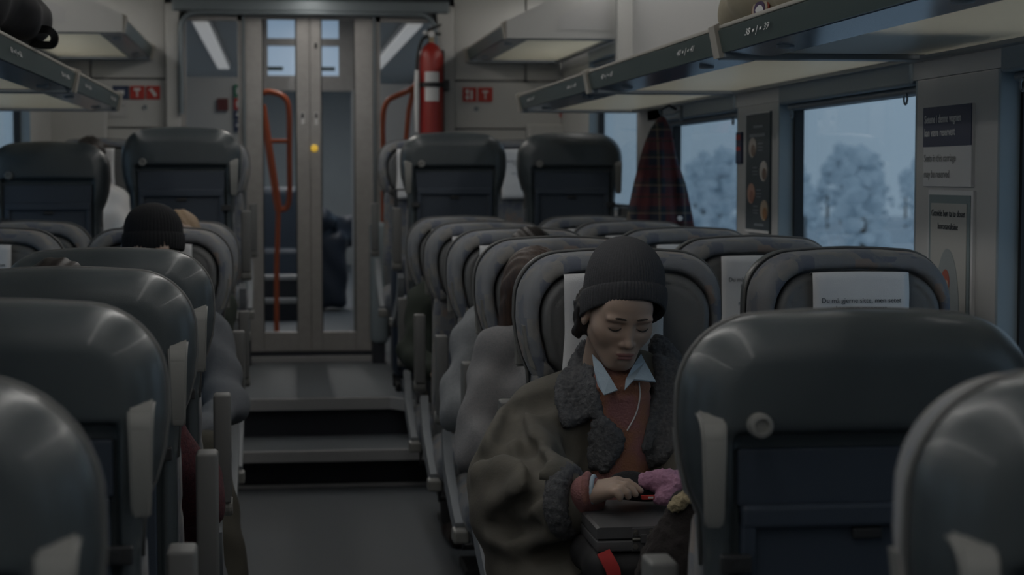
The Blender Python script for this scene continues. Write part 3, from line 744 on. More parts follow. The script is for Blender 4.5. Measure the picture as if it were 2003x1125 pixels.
a = rail('handrail', [(.42, 11.0, ZR), pt(749, 340, 11.0), pt(749, 235, 11.0), pt(757, 200, 11.0), pt(775, 188, 11.0), pt(808, 172, 11.0), pt(818, 150, 11.0), pt(822, 120, 11.0)], 'bent orange handrail left of the fire extinguisher')
b0 = a.location
MB().tube([pt(810, 172, 11.0)-b0, pt(800, 215, 11.0)-b0, pt(792, 300, 11.0)-b0], .016, 10).build('brace', M['orange'], a, True)

# ------------------------------------------------------------ stickers on the end wall
BL = mat('blue_print', (.03, .045, .10), .5)
def sticker(name, x0, x1, z0, z1, m, lab, sy=10.395, cat='sign'):
    t = empty(name, ((x0+x1)/2, sy, (z0+z1)/2), lab, cat); w, h = (x1-x0)/2, (z1-z0)/2
    MB().box(-w, w, -.003, .008, -h, h, .001).build('plate', m, t); return t
t = sticker('pictogram_sign', -.996, -.918, 1.832, 1.905, M['red'], 'red square pictogram with white hammer on the left end wall')
MB().box(-.004, .004, -.0045, -.003, -.024, .012).box(-.018, .018, -.0045, -.003, .010, .024).build('symbol', M['white'], t)
t = sticker('pictogram_sign', -.908, -.832, 1.832, 1.905, M['red'], 'red square pictogram with slanting white extinguisher, nearest the doors')
MB().add([(-.020, -.0045, .016), (-.008, -.0045, .026), (.022, -.0045, -.012), (.008, -.0045, -.024)], [(3, 2, 1, 0)]).box(-.026, -.014, -.0045, -.003, .012, .018).build('symbol', M['white'], t)
t = sticker('pictogram_sign', -1.09, -1.003, 1.832, 1.905, BL, 'dark blue sign beside the red squares on the left end wall')
MB().box(-.02, .02, -.0045, -.003, -.012, .012).build('symbol', M['white'], t)
t = sticker('notice', -1.34, -1.01, 1.736, 1.826, M['upper'], 'long pale notice beneath the blue sign on the left end wall', cat='notice')
MB().box(-.15, .15, -.0045, -.003, .012, .016).build('printed_line', M['rackgrey'], t); MB().box(-.15, .08, -.0045, -.003, -.012, -.008).build('printed_line', M['rackgrey'], t)
t = sticker('pictogram_sign', .85, .928, 1.828, 1.908, M['red'], 'red square pictogram with white figures right of the doors')
MB().box(-.022, -.004, -.0045, -.003, .004, .028).box(-.022, -.004, -.0045, -.003, -.028, -.004).box(.004, .018, -.0045, -.003, -.028, .024).build('symbol', M['white'], t)
t = sticker('pictogram_sign', .938, 1.019, 1.828, 1.908, M['red'], 'red square pictogram with white hammer right of the doors')
MB().box(-.004, .004, -.0045, -.003, -.026, .012).box(-.016, .016, -.0045, -.003, .010, .022).build('symbol', M['white'], t)
t = sticker('label', -.925, -.905, 1.775, 1.80, M['rackgrey'], 'tiny grey mark under the red squares on the left end wall', cat='label')
t = sticker('label', .915, .94, 1.775, 1.80, M['rackgrey'], 'tiny grey mark under the red squares right of the doors', cat='label')
t = sticker('label', 1.405, 1.43, 1.74, 1.79, M['red'], 'small red label on the end wall beside the right window', cat='label')
G = mat('green_sign', (.03, .16, .09), .5)
t = sticker('exit_sign', *sorted((pt(457, 165, 12.25).x, pt(473, 165, 12.25).x)), pt(457, 190, 12.25).z, pt(457, 165, 12.25).z, G, 'small green sign seen through the left glass panel', 12.28)
MB().box(-.01, .01, -.0045, -.003, -.02, .02).build('symbol', M['white'], t)
t = sticker('pictogram_sign', *sorted((pt(457, 165, 12.25).x, pt(473, 165, 12.25).x)), pt(457, 214, 12.25).z, pt(457, 192, 12.25).z, M['red'], 'small red sign below the green one behind the left glass panel', 12.28)
MB().box(-.01, .01, -.0045, -.003, -.02, .02).build('symbol', M['white'], t)
for a, b, l in ((216, 234, 'upper small dark blue sign behind the left glass panel'), (236, 256, 'lowest small dark blue sign behind the left glass panel')):
    t = sticker('pictogram_sign', *sorted((pt(457, 165, 12.25).x, pt(473, 165, 12.25).x)), pt(457, b, 12.25).z, pt(457, a, 12.25).z, BL, l, 12.28)
    MB().box(-.012, .012, -.0045, -.003, -.006, .016).build('symbol', M['white'], t)
t = sticker('pictogram_sign', pt(424, 200, 12.25).x, pt(446, 200, 12.25).x, pt(424, 216, 12.25).z, pt(424, 192, 12.25).z, mat('dark_red', (.12, .03, .03), .5), 'dark red sign on the beige partition behind the left glass panel', 12.28)

# ------------------------------------------------------------ posters on the right wall pillars
WP = HW-.002
def poster(name, y0, y1, z0, z1, m, lab, cat='poster'):
    t = empty(name, (WP, (y0+y1)/2, (z0+z1)/2), lab, cat); w, h = abs(y1-y0)/2, (z1-z0)/2
    MB().box(-.006, .003, -w, w, -h, h, .001).build('sheet', m, t); return t
RX = (PI/2, 0, -PI/2)
NV = mat('navy_print', (.030, .040, .085), .5)
t = poster('notice', 4.105, 4.425, 1.378, 1.572, M['white'], 'navy and white seat reservation notice on the right wall beside the big window', 'notice')
MB().box(-.0075, -.005, -.16, .16, .0, .097).build('printed_panel', NV, t)
t2 = t
PAPER = mat('paper_grey', (.40, .40, .38), .7)
text('Setene i denne vognen\nkan v\u00e6re reservert', .027, (-.0085, .148, .050), RX, M['white'], t, align='LEFT', bold=.0006, space=1.2)
text('Seats in this carriage\nmay be reserved', .026, (-.0085, .148, -.048), RX, mat('grey_ink', (.22, .22, .21), .7), t, align='LEFT', space=1.5)
t = poster('poster', 4.09, 4.385, .97, 1.37, M['white'], 'framed health poster with a standing figure, below the navy reservation notice')
FR = mat('frosted_green_print', (.17, .22, .23), .5)
MB().box(-.0085, -.006, -.135, .135, -.19, .188).build('printed_border', FR, t)
MB().box(-.010, -.0075, -.118, .118, -.19, .168).build('paper', PAPER, t)
text('Gravide b\u00f8r ta to doser\nkoronavaksine', .023, (-.0110, 0, .128), RX, M['ink'], t, space=1.35)
EG = mat('print_egg_grey', (.25, .28, .285), .6)
egg = [(-.085*math.cos(a)*(1 if math.sin(a) < 0 else .93), -.10+(.16 if math.sin(a) > 0 else .09)*math.sin(a)) for a in [2*PI*k/36 for k in range(36)]]
e = MB().prism(egg, 'x', -.0112, -.009).build('printed_egg', EG, t)
def printed(poly, m, nm, x=-.0125): return MB().prism(poly, 'x', x, -.0105).build(nm, m, t)
printed([(.008+.026*math.cos(a), -.020+.030*math.sin(a)) for a in [2*PI*k/16 for k in range(16)]]+[], mat('print_hair', (.33, .08, .05), .6), 'printed_hair')
printed([(-.002+.014*math.cos(a), -.032+.017*math.sin(a)) for a in [2*PI*k/12 for k in range(12)]], mat('print_face', (.42, .30, .24), .6), 'printed_face', -.0132)
printed([(.012, -.052), (-.012, -.054), (-.028, -.10), (-.02, -.125), (-.03, -.17), (.0, -.178), (.012, -.12), (.018, -.08)], mat('print_coat', (.12, .155, .165), .6), 'printed_dress')
t = poster('poster', 5.875, 6.18, 1.215, 1.617, mat('slate_print', (.045, .062, .072), .45), 'tall dark slate snack menu poster between the two right windows')
MB().box(-.0075, -.005, -.152, .152, .196, .201).box(-.0075, -.005, -.152, .152, -.201, -.192).build('paper_edge', M['white'], t)
dish = [(.06, .085, (.42, .38, .34), (.20, .14, .10)), (-.085, .005, (.50, .46, .42), (.16, .10, .07)), (.075, -.07, (.42, .24, .18), (.30, .13, .09)), (-.095, -.125, (.42, .33, .24), (.30, .14, .05))]
for i, (y, z, c1, c2) in enumerate(dish):
    MB().prism([(y+.048*math.cos(2*PI*k/20), z+.034*math.sin(2*PI*k/20)) for k in range(20)], 'x', -.0080, -.0055).build('printed_dish', mat('print_dish', c1, .5), t)
    MB().prism([(y-.012+.028*math.cos(2*PI*k/12), z-.010+.020*math.sin(2*PI*k/12)) for k in range(12)], 'x', -.0088, -.006).build('printed_food', mat('print_food', c2, .5), t)
    yy = y-.10 if y > 0 else y+.11
    MB().box(-.0078, -.0055, yy-.03, yy+.03, z+.010, z+.014).box(-.0078, -.0055, yy-.035, yy+.035, z-.002, z+.001).box(-.0078, -.0055, yy-.03, yy+.03, z-.012, z-.009).build('printed_line', M['rackgrey'], t)
MB().box(-.0078, -.0055, -.07, .05, .15, .158).box(-.0078, -.0055, -.10, .10, .12, .130).box(-.0078, -.0055, -.09, .03, -.178, -.170).build('printed_line', M['rackgrey'], t)
t = poster('label', 6.25, 6.325, 1.448, 1.557, NV, 'small navy sticker with two red bars beside the second right window', 'label')
MB().box(-.0075, -.005, -.03, .03, .028, .046).box(-.0075, -.005, -.03, .03, -.01, .004).build('printed_bar', M['red'], t)

# ------------------------------------------------------------ hanging coats
def plaid():
    m = bpy.data.materials.new('plaid_wool'); m.use_nodes = True; t = m.node_tree; b = t.nodes['Principled BSDF']; b.inputs['Roughness'].default_value = .95
    c = t.nodes.new('ShaderNodeTexCoord'); sp = t.nodes.new('ShaderNodeSeparateXYZ'); t.links.new(c.outputs['Object'], sp.inputs[0])
    def stripes(src, per, w, off):
        a = t.nodes.new('ShaderNodeMath'); a.operation = 'MULTIPLY_ADD'; a.inputs[1].default_value = 1/per; a.inputs[2].default_value = off
        f = t.nodes.new('ShaderNodeMath'); f.operation = 'FRACT'; l = t.nodes.new('ShaderNodeMath'); l.operation = 'LESS_THAN'; l.inputs[1].default_value = w
        t.links.new(src, a.inputs[0]); t.links.new(a.outputs[0], f.inputs[0]); t.links.new(f.outputs[0], l.inputs[0]); return l.outputs[0]
    cur = None
    base = (.014, .018, .032, 1)
    for src, per, w, off, col, fac in ((sp.outputs[0], .11, .45, 0, (.11, .020, .017, 1), .5), (sp.outputs[2], .11, .45, .2, (.11, .020, .017, 1), .5),
                                  (sp.outputs[0], .11, .07, .27, (.16, .13, .09, 1), .45), (sp.outputs[2], .11, .07, .5, (.16, .13, .09, 1), .45), (sp.outputs[2], .055, .12, .8, (.01, .03, .02, 1), .6)):
        x = t.nodes.new('ShaderNodeMixRGB')
        if cur is None: x.inputs[1].default_value = base
        else: t.links.new(cur, x.inputs[1])
        x.inputs[2].default_value = col
        k = t.nodes.new('ShaderNodeMath'); k.operation = 'MULTIPLY'; k.inputs[1].default_value = fac
        t.links.new(stripes(src, per, w, off), k.inputs[0]); t.links.new(k.outputs[0], x.inputs[0]); cur = x.outputs[0]
    t.links.new(cur, b.inputs['Base Color']); return m
def hanging(x, y, ztop, prof, m, lab, sgn=1):
    t = empty('hanging_coat', (x, y, ztop), lab, 'coat')
    def f(P):
        z = P[2]; w = np.interp(z, [p[0] for p in prof[::-1]], [p[1] for p in prof[::-1]]).astype(np.float32)
        cx = np.interp(z, [p[0] for p in prof[::-1]], [p[2] for p in prof[::-1]]).astype(np.float32)
        th = .025+.06*w/.14
        u = (P[0]-cx)/w; v = P[1]/th
        r = np.sqrt(u*u+v*v)+1e-6
        d = (r-1)*np.minimum(w, th)
        d += .010*np.sin(u*7+z*3)*np.clip(-z/.3, 0, 1)+.006*np.sin(u*15-z*5)*np.clip(-z/.3, 0, 1)
        # overlapping front edge running down diagonally
        e = u-(-.3+(-z)*1.6); d += -.010/(1+np.exp(e*14))*np.clip(-z/.1, 0, 1)
        d = np.maximum(d, z); return np.maximum(d, prof[-1][0]-z)*.7
    me = nets(f, (-.22, -.13, prof[-1][0]-.02), (.22, .13, .02), .009, 'coat'); mobj('coat_body', me, m, t)
    MB().tube([(sgn*.0, 0, -.01), (0, 0, .03), (sgn*.03, 0, .045), (sgn*.06, 0, .03)], .005, 8).build('hanging_loop', M['dark'], t)
    MB().lathe([(.009, -.13), (.009, -.118)], (.045, 0, 0), 12, 'y').mesh('x')
    o = MB().lathe([(.010, -.006), (.010, .006)], (.052, -.108, -.40), 14, 'y').build('button', M['white'], t)
    return t
hanging(1.325, 7.2, 1.64, [(.0, .012, 0), (-.05, .04, 0), (-.15, .065, -.005), (-.27, .095, .0), (-.42, .122, .0), (-.55, .135, .01), (-.80, .14, .01)], plaid(), 'dark plaid wool coat hanging by the second right window')
hanging(-1.31, 6.9, 1.50, [(.0, .02, 0), (-.06, .06, .0), (-.16, .09, 0), (-.3, .115, .01), (-.6, .12, .01)], mat('navy_cloth', (.014, .019, .034), .9), 'dark navy jacket hanging by the left window at the frame edge')
for x, s, y, z in ((1.40, 1, 7.2, 1.655), (-1.40, -1, 6.9, 1.54)):
    t = empty('coat_hook', (x, y, z), 'small grey coat hook on the %s wall' % ('right' if s > 0 else 'left'), 'hook')
    MB().box(-.004, .008, -.02, .02, -.03, .03, .003).tube([(0, 0, .01), (-s*.03, 0, -.005), (-s*.075, 0, -.01), (-s*.085, 0, .012)], .005, 8).build('hook', M['rackgrey'], t)

# ------------------------------------------------------------ luggage
bj = empty('beige_jacket', (1.11, 4.05, 1.745), 'beige folded parka with a round patch on the right luggage rack', 'jacket')
def f_jk(P):
    d = rbox(P, (.02, 0, .08), (.20, .40, .11), .09)
    d = smin(d, ell(P, (-.13, .14, .07), (.13, .24, .09)), .05); d = smin(d, ell(P, (-.1, -.22, .08), (.15, .22, .10)), .04)
    d = smin(d, cap(P, (-.19, .34, .05), (-.16, .02, .10), .05, .06), .03); d = smin(d, cap(P, (.1, .3, .12), (-.05, .05, .18), .06, .06), .03)
    d += .008*np.sin(P[1]*31+np.sin(P[0]*20)*2)+.005*np.sin(P[1]*14+P[2]*40+P[0]*25)
    return np.maximum(d, .0-P[2]-.03)
mobj('folded_body', nets(f_jk, (-.3, -.5, -.04), (.3, .5, .26), .014, 'folded_body'), mat('beige_cotton', (.33, .29, .21), .8, (.29, .255, .18), 9, bump=.3, bscale=60), bj)
pc = pt(1495, 20, 4.06)-Vector(bj.location)
pa = Vector((-1, -.45, .12)).normalized()
def disc(r0, r1, off, m, nm, seg=24, jag=0):
    q = pa.to_track_quat('Z', 'Y'); vs = []; rr = random.Random(5)
    for k in range(seg):
        a = 2*PI*k/seg; j = 1+jag*rr.uniform(-1, 1)
        vs.append(Vector((r1*j*math.cos(a), r1*j*math.sin(a), off)))
    vs = [q @ v+pc for v in vs]+[q @ Vector((v[0], v[1], off-.004))+pc for v in [(r1*math.cos(2*PI*k/seg), r1*math.sin(2*PI*k/seg)) for k in range(seg)]]
    return MB().add(vs, [tuple(range(seg))]+[(k, (k+1) % seg, seg+(k+1) % seg, seg+k) for k in range(seg)]).build(nm, m, bj)
disc(0, .030, .012, mat('patch_red', (.26, .05, .03), .7), 'round_patch'); disc(0, .0265, .0135, mat('patch_cream', (.36, .31, .24), .7), 'patch_ring'); disc(0, .019, .015, mat('patch_blue', (.06, .035, .09), .7), 'patch_centre'); pc2 = pc; pc = pc+Vector((0, -.004, -.006)); disc(0, .013, .0165, M['white'], 'patch_map', 11, .25)

bk = empty('black_backpack', (-1.03, 5.35, 1.785), 'black backpack with dangling strap on the left luggage rack', 'backpack')
def f_bp(P):
    d = rbox(P, (-.05, -.12, .13), (.20, .28, .12), .09)
    d = smin(d, rbox(P, (.10, .02, .06), (.09, .16, .055), .04), .03)
    d += .007*np.sin(P[1]*26+P[2]*20)+.004*np.sin(P[0]*40+P[2]*33)
    return d
BK = mat('black_nylon', (.010, .010, .012), .7, (.016, .016, .018), 20)
mobj('bag_body', nets(f_bp, (-.28, -.45, -.02), (.22, .22, .28), .014, 'bag_body'), BK, bk)
def flat_strap(pts, w, th, axis=Vector((0, 0, 1))):
    m = MB(); vs = []; fs = []; N = len(pts)
    for i, p in enumerate(pts):
        d = (pts[min(i+1, N-1)]-pts[max(i-1, 0)]).normalized(); a = axis-d*axis.dot(d); a.normalize(); n = d.cross(a)
        for u, v in ((-1, -1), (1, -1), (1, 1), (-1, 1)): vs.append(p+a*u*w+n*v*th)
    for i in range(N-1):
        for k in range(4): fs.append((4*i+k, 4*i+(k+1) % 4, 4*i+4+(k+1) % 4, 4*i+4+k))
    n = 4*(N-1); fs += [(0, 3, 2, 1), (n, n+1, n+2, n+3)]; return m.add(vs, fs)
B0 = Vector(bk.location)
sp_ = bez([pt(x, y, Y)-B0 for x, y, Y in ((28, 62, 5.45), (60, 60, 5.4), (92, 58, 5.35), (106, 70, 5.35), (103, 86, 5.38), (85, 88, 5.42), (60, 84, 5.5))], 6)
flat_strap(sp_, .006, .011, Vector((0, 1, 0))).build('shoulder_strap', BK, bk, True)
MB().tube(bez([pt(8, 8, 5.3)-B0, pt(25, 6, 5.3)-B0, pt(30, 22, 5.3)-B0, pt(44, 34, 5.3)-B0]), .006, 6).build('grab_loop', BK, bk)

sc = empty('suitcase', (.46, 9.02, ZR), 'dark blue upright suitcase in the aisle before the glass doors', 'suitcase')
SB = mat('suitcase_shell', (.022, .032, .052), .45)
m = MB().box(-.10, .13, -.13, .13, .06, .66, .05)
for k in range(5): m.box(-.085+.045*k, -.070+.045*k, -.136, .136, .10, .62, .004)
m.build('shell', SB, sc, True)
MB().tube([(-.07, .10, .64), (-.07, .10, .98), (.10, .10, .98), (.10, .10, .64)], .010, 8).build('pull_handle', M['metal_dark'], sc)
for x in (-.075, .10):
    for y in (-.10, .10):
        MB().lathe([(.026, -.012), (.028, 0), (.026, .012)], (x, y, .028), 14, 'x').box(x-.014, x+.014, y-.012, y+.012, .035, .065).build('wheel', M['dark'], sc)
# things beyond the doors
t = empty('luggage_stack', (.18, 14.5, ZR), 'dark luggage piled in the next carriage behind the right door leaf', 'luggage')
def f_ls(P):
    d = rbox(P, (.0, 0, .32), (.16, .2, .30), .07); d = smin(d, rbox(P, (.12, .1, .62), (.13, .16, .12), .06), .03); d = smin(d, ell(P, (-.05, -.1, .70), (.12, .15, .10)), .04)
    return d+.008*np.sin(P[0]*30+P[2]*22)
mobj('bag', nets(f_ls, (-.25, -.35, -.02), (.35, .35, .9), .025, 'bag'), SB, t)
t = empty('bench_seat', (-.1, 16.5, ZR), 'dark seat block seen far down the next carriage', 'seat')
MB().box(-.6, .1, 0, .5, 0, .95, .05).box(-.6, .1, -.4, 0, 0, .42, .04).build('seat_block', M['navy'], t)
t = empty('boarding_steps', (-.2, 13.4, ZR), 'pair of dark steps with pale edges seen through the left door leaf', 'steps')
for k in range(2):
    MB().box(-.12, .16, .18*k, .18*(k+1), .16*k, .16*(k+1)-.03).build('riser', M['step_dark'], t); MB().box(-.12, .16, .18*k-.01, .18*(k+1), .16*(k+1)-.03, .16*(k+1)).build('nosing', M['nosing'], t)
for i, (x, y, zz, lab) in enumerate([(-.95, 13.6, 0, 'blue grey seat seen through the left glass panel of the next carriage'), (.95, 13.6, 0, 'blue grey seat seen through the right glass panel of the next carriage')]):
    place_seat(x, y, ZR, 0, -1 if x > 0 else 1, lab, 'seats in the next carriage')
strip2 = tag(empty('trim_4', (0, 12.34, ZR)), kind='structure')
MB().box(-1.30, -.46, -.004, .004, 1.35, 1.40).build('shelf_edge', M['rackrim'], strip2)
# ------------------------------------------------------------ people
def skin_mat(name, col, lip=(.30, .10, .09)):
    m = mat(name, col, .55); t = m.node_tree; b = t.nodes['Principled BSDF']
    a = t.nodes.new('ShaderNodeAttribute'); a.attribute_name = 'tint'
    x = t.nodes.new('ShaderNodeMixRGB'); x.inputs[1].default_value = (*col, 1); x.inputs[2].default_value = (*lip, 1)
    t.links.new(a.outputs['Fac'], x.inputs[0]); t.links.new(x.outputs[0], b.inputs['Base Color'])
    b.inputs['Subsurface Weight'].default_value = .12; b.inputs['Subsurface Radius'].default_value = (.010, .004, .002); b.inputs['Subsurface Scale'].default_value = .5
    return m
SK = skin_mat('skin', (.37, .27, .215), lip=(.27, .13, .12))
def union(lst, k=.02):
    def f(P):
        d = None
        for s in lst:
            v = cap(P, *s[1:]) if s[0] == 'c' else ell(P, *s[1:]) if s[0] == 'e' else rbox(P, *s[1:])
            d = v if d is None else smin(d, v, k)
        return d
    return f
def cap_bounds(lst, pad):
    lo = np.full(3, 1e9); hi = -lo
    for s in lst:
        if s[0] == 'c': ps = [(s[1], s[3]), (s[2], s[4])]
        elif s[0] == 'e': ps = [(s[1], max(s[2]))]
        else: ps = [(s[1], float(np.linalg.norm(s[2])))]
        for p, r in ps: lo = np.minimum(lo, np.array(p)-r); hi = np.maximum(hi, np.array(p)+r)
    return tuple(lo-pad), tuple(hi+pad)
def f_head(P):
    X = np.abs(P[0]); Q = [X, P[1], P[2]]
    d = ell(P, (0, .022, .040), (.074, .094, .088))
    d = smin(d, ell(P, (0, -.018, -.030), (.0575, .066, .078)), .03)
    d = smin(d, ell(Q, (.034, -.046, -.022), (.026, .026, .022)), .045)
    d = smin(d, ell(P, (0, -.058, -.094), (.024, .022, .020)), .035)
    d = smin(d, cap(Q, (.047, .0, -.053), (.015, -.052, -.096), .013, .012), .03)
    d = smin(d, ell(P, (0, -.060, .034), (.052, .026, .036)), .03)
    # sockets, lids, nose, mouth
    d = smax(d, -ell(Q, (.032, -.098, .002), (.021, .020, .012)), .018)
    d = smin(d, ell(Q, (.0315, -.070, -.001), (.0155, .0130, .0105)), .006)
    d = smin(d, ell(Q, (.030, -.080, .018), (.022, .008, .0055)), .014)
    d = smin(d, cap(P, (0, -.078, .010), (0, -.094, -.034), .0065, .0085), .012)
    d = smin(d, ell(P, (0, -.097, -.038), (.0088, .0092, .0078)), .008)
    d = smin(d, ell(Q, (.0120, -.087, -.0405), (.0068, .0080, .0058)), .006)
    d = smax(d, -ell(Q, (.0065, -.094, -.048), (.0035, .005, .003)), .003)
    d = smin(d, ell(P, (0, -.074, -.066), (.028, .016, .020)), .018)
    d = smin(d, ell(Q, (.007, -.088, -.0640), (.013, .0060, .0048)), .005)
    d = smin(d, ell(P, (0, -.0865, -.0735), (.0165, .0068, .0055)), .005)
    d = smax(d, -ell(P, (0, -.0975, -.0690), (.024, .0070, .0013)), .003)
    d = smax(d, -ell(P, (0, -.092, -.083), (.013, .007, .004)), .008)
    # ears
    e = ell(Q, (.074, .012, -.012), (.008, .018, .028)); e = smax(e, -ell(Q, (.083, .008, -.008), (.006, .010, .016)), .004)
    return smin(d, e, .008)
def paint_head(me):
    n = len(me.vertices); cv = np.zeros(n*3, np.float32); me.vertices.foreach_get('co', cv); c = cv.reshape(-1, 3)
    up_ = ((np.abs(c[:, 0])-.006)/.016)**2+((c[:, 2]+.0645)/.0050)**2; lo_ = (c[:, 0]/.0195)**2+((c[:, 2]+.0738)/.0058)**2
    t = np.clip((1.15-np.minimum(up_, lo_))*3, 0, 1)*(c[:, 1] < -.078)
    a = me.attributes.new('tint', 'FLOAT', 'POINT'); a.data.foreach_set('value', t.astype(np.float32))
head_cache = {}
def head_mesh(res):
    if res not in head_cache:
        m = nets(f_head, (-.095, -.125, -.13), (.095, .13, .14), res, 'head'); paint_head(m); head_cache[res] = m
    return head_cache[res]
def hand_shapes(w, f, up, side, curl=.5, sc=1.0, spread=1):
    """w wrist, f finger direction, up back of the hand, side direction towards the thumb"""
    w = Vector(w); f = Vector(f).normalized(); up = Vector(up); up = (up-f*up.dot(f)).normalized(); sd = f.cross(up); sd = sd if sd.dot(Vector(side)) > 0 else -sd
    L = []
    kn = []
    for i, (o, ln) in enumerate(((.029, .072), (.010, .079), (-.010, .074), (-.028, .058))):
        k = w+f*(.082-.004*abs(i-1))*sc+sd*o*sc; kn.append((k, ln*sc, i))
        L.append(('c', tuple(w+sd*o*.55*sc), tuple(k), .0155*sc, .0115*sc))
    palm = list(L); fingers = []
    for k, ln, i in kn:
        p = k; a = curl*(.5+.12*i); dirv = f
        seg = (.45, .30, .25); r = [.0092, .0083, .0075, .0062]
        for j in range(3):
            ang = a*(j+1)*.9; dv = f*math.cos(ang)-up*math.sin(ang)+sd*(.05*(1-i)*spread)
            dv.normalize(); q = p+dv*ln*seg[j]; fingers.append(('c', tuple(p), tuple(q), r[j]*sc, r[j+1]*sc)); p = q
    t0 = w+f*.022*sc+sd*.024*sc-up*.004; t1 = t0+(f*.75+sd*.62-up*.25).normalized()*.038*sc; t2 = t1+(f*.95+sd*.1-up*.3).normalized()*.030*sc; t3 = t2+(f*1-sd*.05-up*.25).normalized()*.022*sc
    thumb = [('c', tuple(t0), tuple(t1), .0135*sc, .0105*sc), ('c', tuple(t1), tuple(t2), .0100*sc, .0088*sc), ('c', tuple(t2), tuple(t3), .0086*sc, .0068*sc)]
    return palm, fingers, thumb
def hand_mesh(*a, res=.003, **k):
    palm, fingers, thumb = hand_shapes(*a, **k)
    w = Vector(a[0]); f = Vector(a[1]).normalized(); fore = [('c', tuple(w-f*.05), tuple(w+f*.01), .024, .020)]
    def F(P):
        d = union(palm+fore, .014)(P)
        for i in range(4):
            g = union(fingers[3*i:3*i+3], .004)(P); d = smin(d, g, .006)
        return smin(d, union(thumb, .006)(P), .010)
    lo, hi = cap_bounds(palm+fingers+thumb+fore, .008)
    return nets(F, lo, hi, res, 'hand')
def cloth_noise(P, a=.006):
    return a*np.sin(P[2]*38+np.sin(P[0]*21)*1.8)*np.sin(P[0]*17+P[1]*13)+a*.6*np.sin(P[1]*47+P[2]*29+np.sin(P[0]*33))
def figure(label, x, yb, z0, top, legs, dirn=-1, J=None, head_off=(0, 0, 0), head_rot=(0, 0, 0), head_s=.95, hair=None, loc_cat='person', hands=True, sh=.165, fine=.011, hood=False, legs_on=True):
    y = lambda v: yb+dirn*v
    j = dict(hipL=(x-.09, y(.22), z0+.57), hipR=(x+.09, y(.22), z0+.57), kneeL=(x-.10, y(.62), z0+.58), kneeR=(x+.10, y(.62), z0+.58),
             ankL=(x-.10, y(.60), z0+.10), ankR=(x+.10, y(.60), z0+.10), shL=(x-sh, y(.23), z0+.955), shR=(x+sh, y(.23), z0+.955),
             elL=(x-.235, y(.32), z0+.72), elR=(x+.235, y(.32), z0+.72), wrL=(x-.10, y(.50), z0+.70), wrR=(x+.10, y(.50), z0+.70),
             neck=(x, y(.22), z0+1.0), head=(x+head_off[0], y(.25)+head_off[1], z0+1.15+head_off[2]))
    if J: j.update(J)
    root = empty('person', (x, y(.22), z0), label, 'person'); o = Vector(root.location); mv = Matrix.Translation(-o)
    body = []
    for a, b, r0, r1 in (('shL', 'elL', .042, .034), ('elL', 'wrL', .034, .024), ('shR', 'elR', .042, .034), ('elR', 'wrR', .034, .024), ('hipL', 'kneeL', .065, .048), ('hipR', 'kneeR', .065, .048), ('kneeL', 'ankL', .046, .030), ('kneeR', 'ankR', .046, .030)):
        body.append(('c', j[a], j[b], r0, r1))
    hc = j['head']; body += [('c', j['neck'], (hc[0], hc[1]-dirn*.02, hc[2]-.06), .055, .047), ('c', (x, y(.22), z0+.60), (x, y(.22), z0+.90), .10, .11), ('c', j['shL'], j['shR'], .045, .045)]
    lo, hi = cap_bounds(body, .03)
    parts = [nets(union(body, .04), lo, hi, .013, 'body')]
    hm = head_mesh(.004).copy(); yaw = 0 if dirn < 0 else PI
    HM = Matrix.Translation(hc) @ Matrix.Rotation(yaw+head_rot[2], 4, 'Z') @ Matrix.Rotation(head_rot[1], 4, 'Y') @ Matrix.Rotation(head_rot[0], 4, 'X') @ Matrix.Scale(head_s, 4)
    hm.transform(HM); parts.append(hm)
    if hands:
        for s, e, w in ((1, 'elL', 'wrL'), (-1, 'elR', 'wrR')):
            d = (Vector(j[w])-Vector(j[e])).normalized(); d = (d+Vector((s*.3, 0, -.1))).normalized()
            parts.append(hand_mesh(j[w], d, (0, 0, 1), (s, 0, .2), curl=.7, res=.004))
    b = joined('body', parts); b.transform(mv); mobj('body', b, SK, root)
    T = []
    for a, b_, r0, r1 in (('shL', 'elL', .068, .055), ('elL', 'wrL', .054, .040), ('shR', 'elR', .068, .055), ('elR', 'wrR', .054, .040)): T.append(('c', j[a], j[b_], r0, r1))
    T += [('c', (x, y(.22), z0+.60), (x, y(.23), z0+.86), .150, .145), ('c', tuple(Vector(j['shL']).lerp(Vector(j['neck']), .3)), tuple(Vector(j['shR']).lerp(Vector(j['neck']), .3)), .075, .075), ('c', j['neck'], tuple(Vector(j['neck'])+Vector((0, 0, .025))), .062, .058)]
    if hood: T.append(('e', (x, y(.13), z0+1.0), (.11, .07, .08)))
    lo, hi = cap_bounds(T, .03); F = union(T, .05)
    me = nets(lambda P: F(P)+cloth_noise(P, .0085), lo, hi, fine, 'top'); me.transform(mv); mobj('sweater', me, top, root)
    if legs_on:
        Lg = []
        for a, b_, r0, r1 in (('hipL', 'kneeL', .085, .066), ('hipR', 'kneeR', .085, .066), ('kneeL', 'ankL', .066, .055), ('kneeR', 'ankR', .066, .055)): Lg.append(('c', j[a], j[b_], r0, r1))
        lo, hi = cap_bounds(Lg, .03); G = union(Lg, .03)
        me = nets(lambda P: G(P)+cloth_noise(P, .004), lo, hi, .014, 'trousers'); me.transform(mv); mobj('trousers', me, legs, root)
        for k in ('ankL', 'ankR'):
            a = j[k]
            me = nets(union([('c', (a[0], a[1]-dirn*.03, a[2]-.055), (a[0], a[1]+dirn*.14, a[2]-.065), .042, .034), ('c', a, (a[0], a[1], a[2]-.05), .045, .042)], .03), (a[0]-.08, a[1]-.22, a[2]-.10), (a[0]+.08, a[1]+.22, a[2]+.07), .012, 'shoe')
            me.transform(mv); mobj('shoe', me, M['shoe'], root)
    return root, j, HM, o
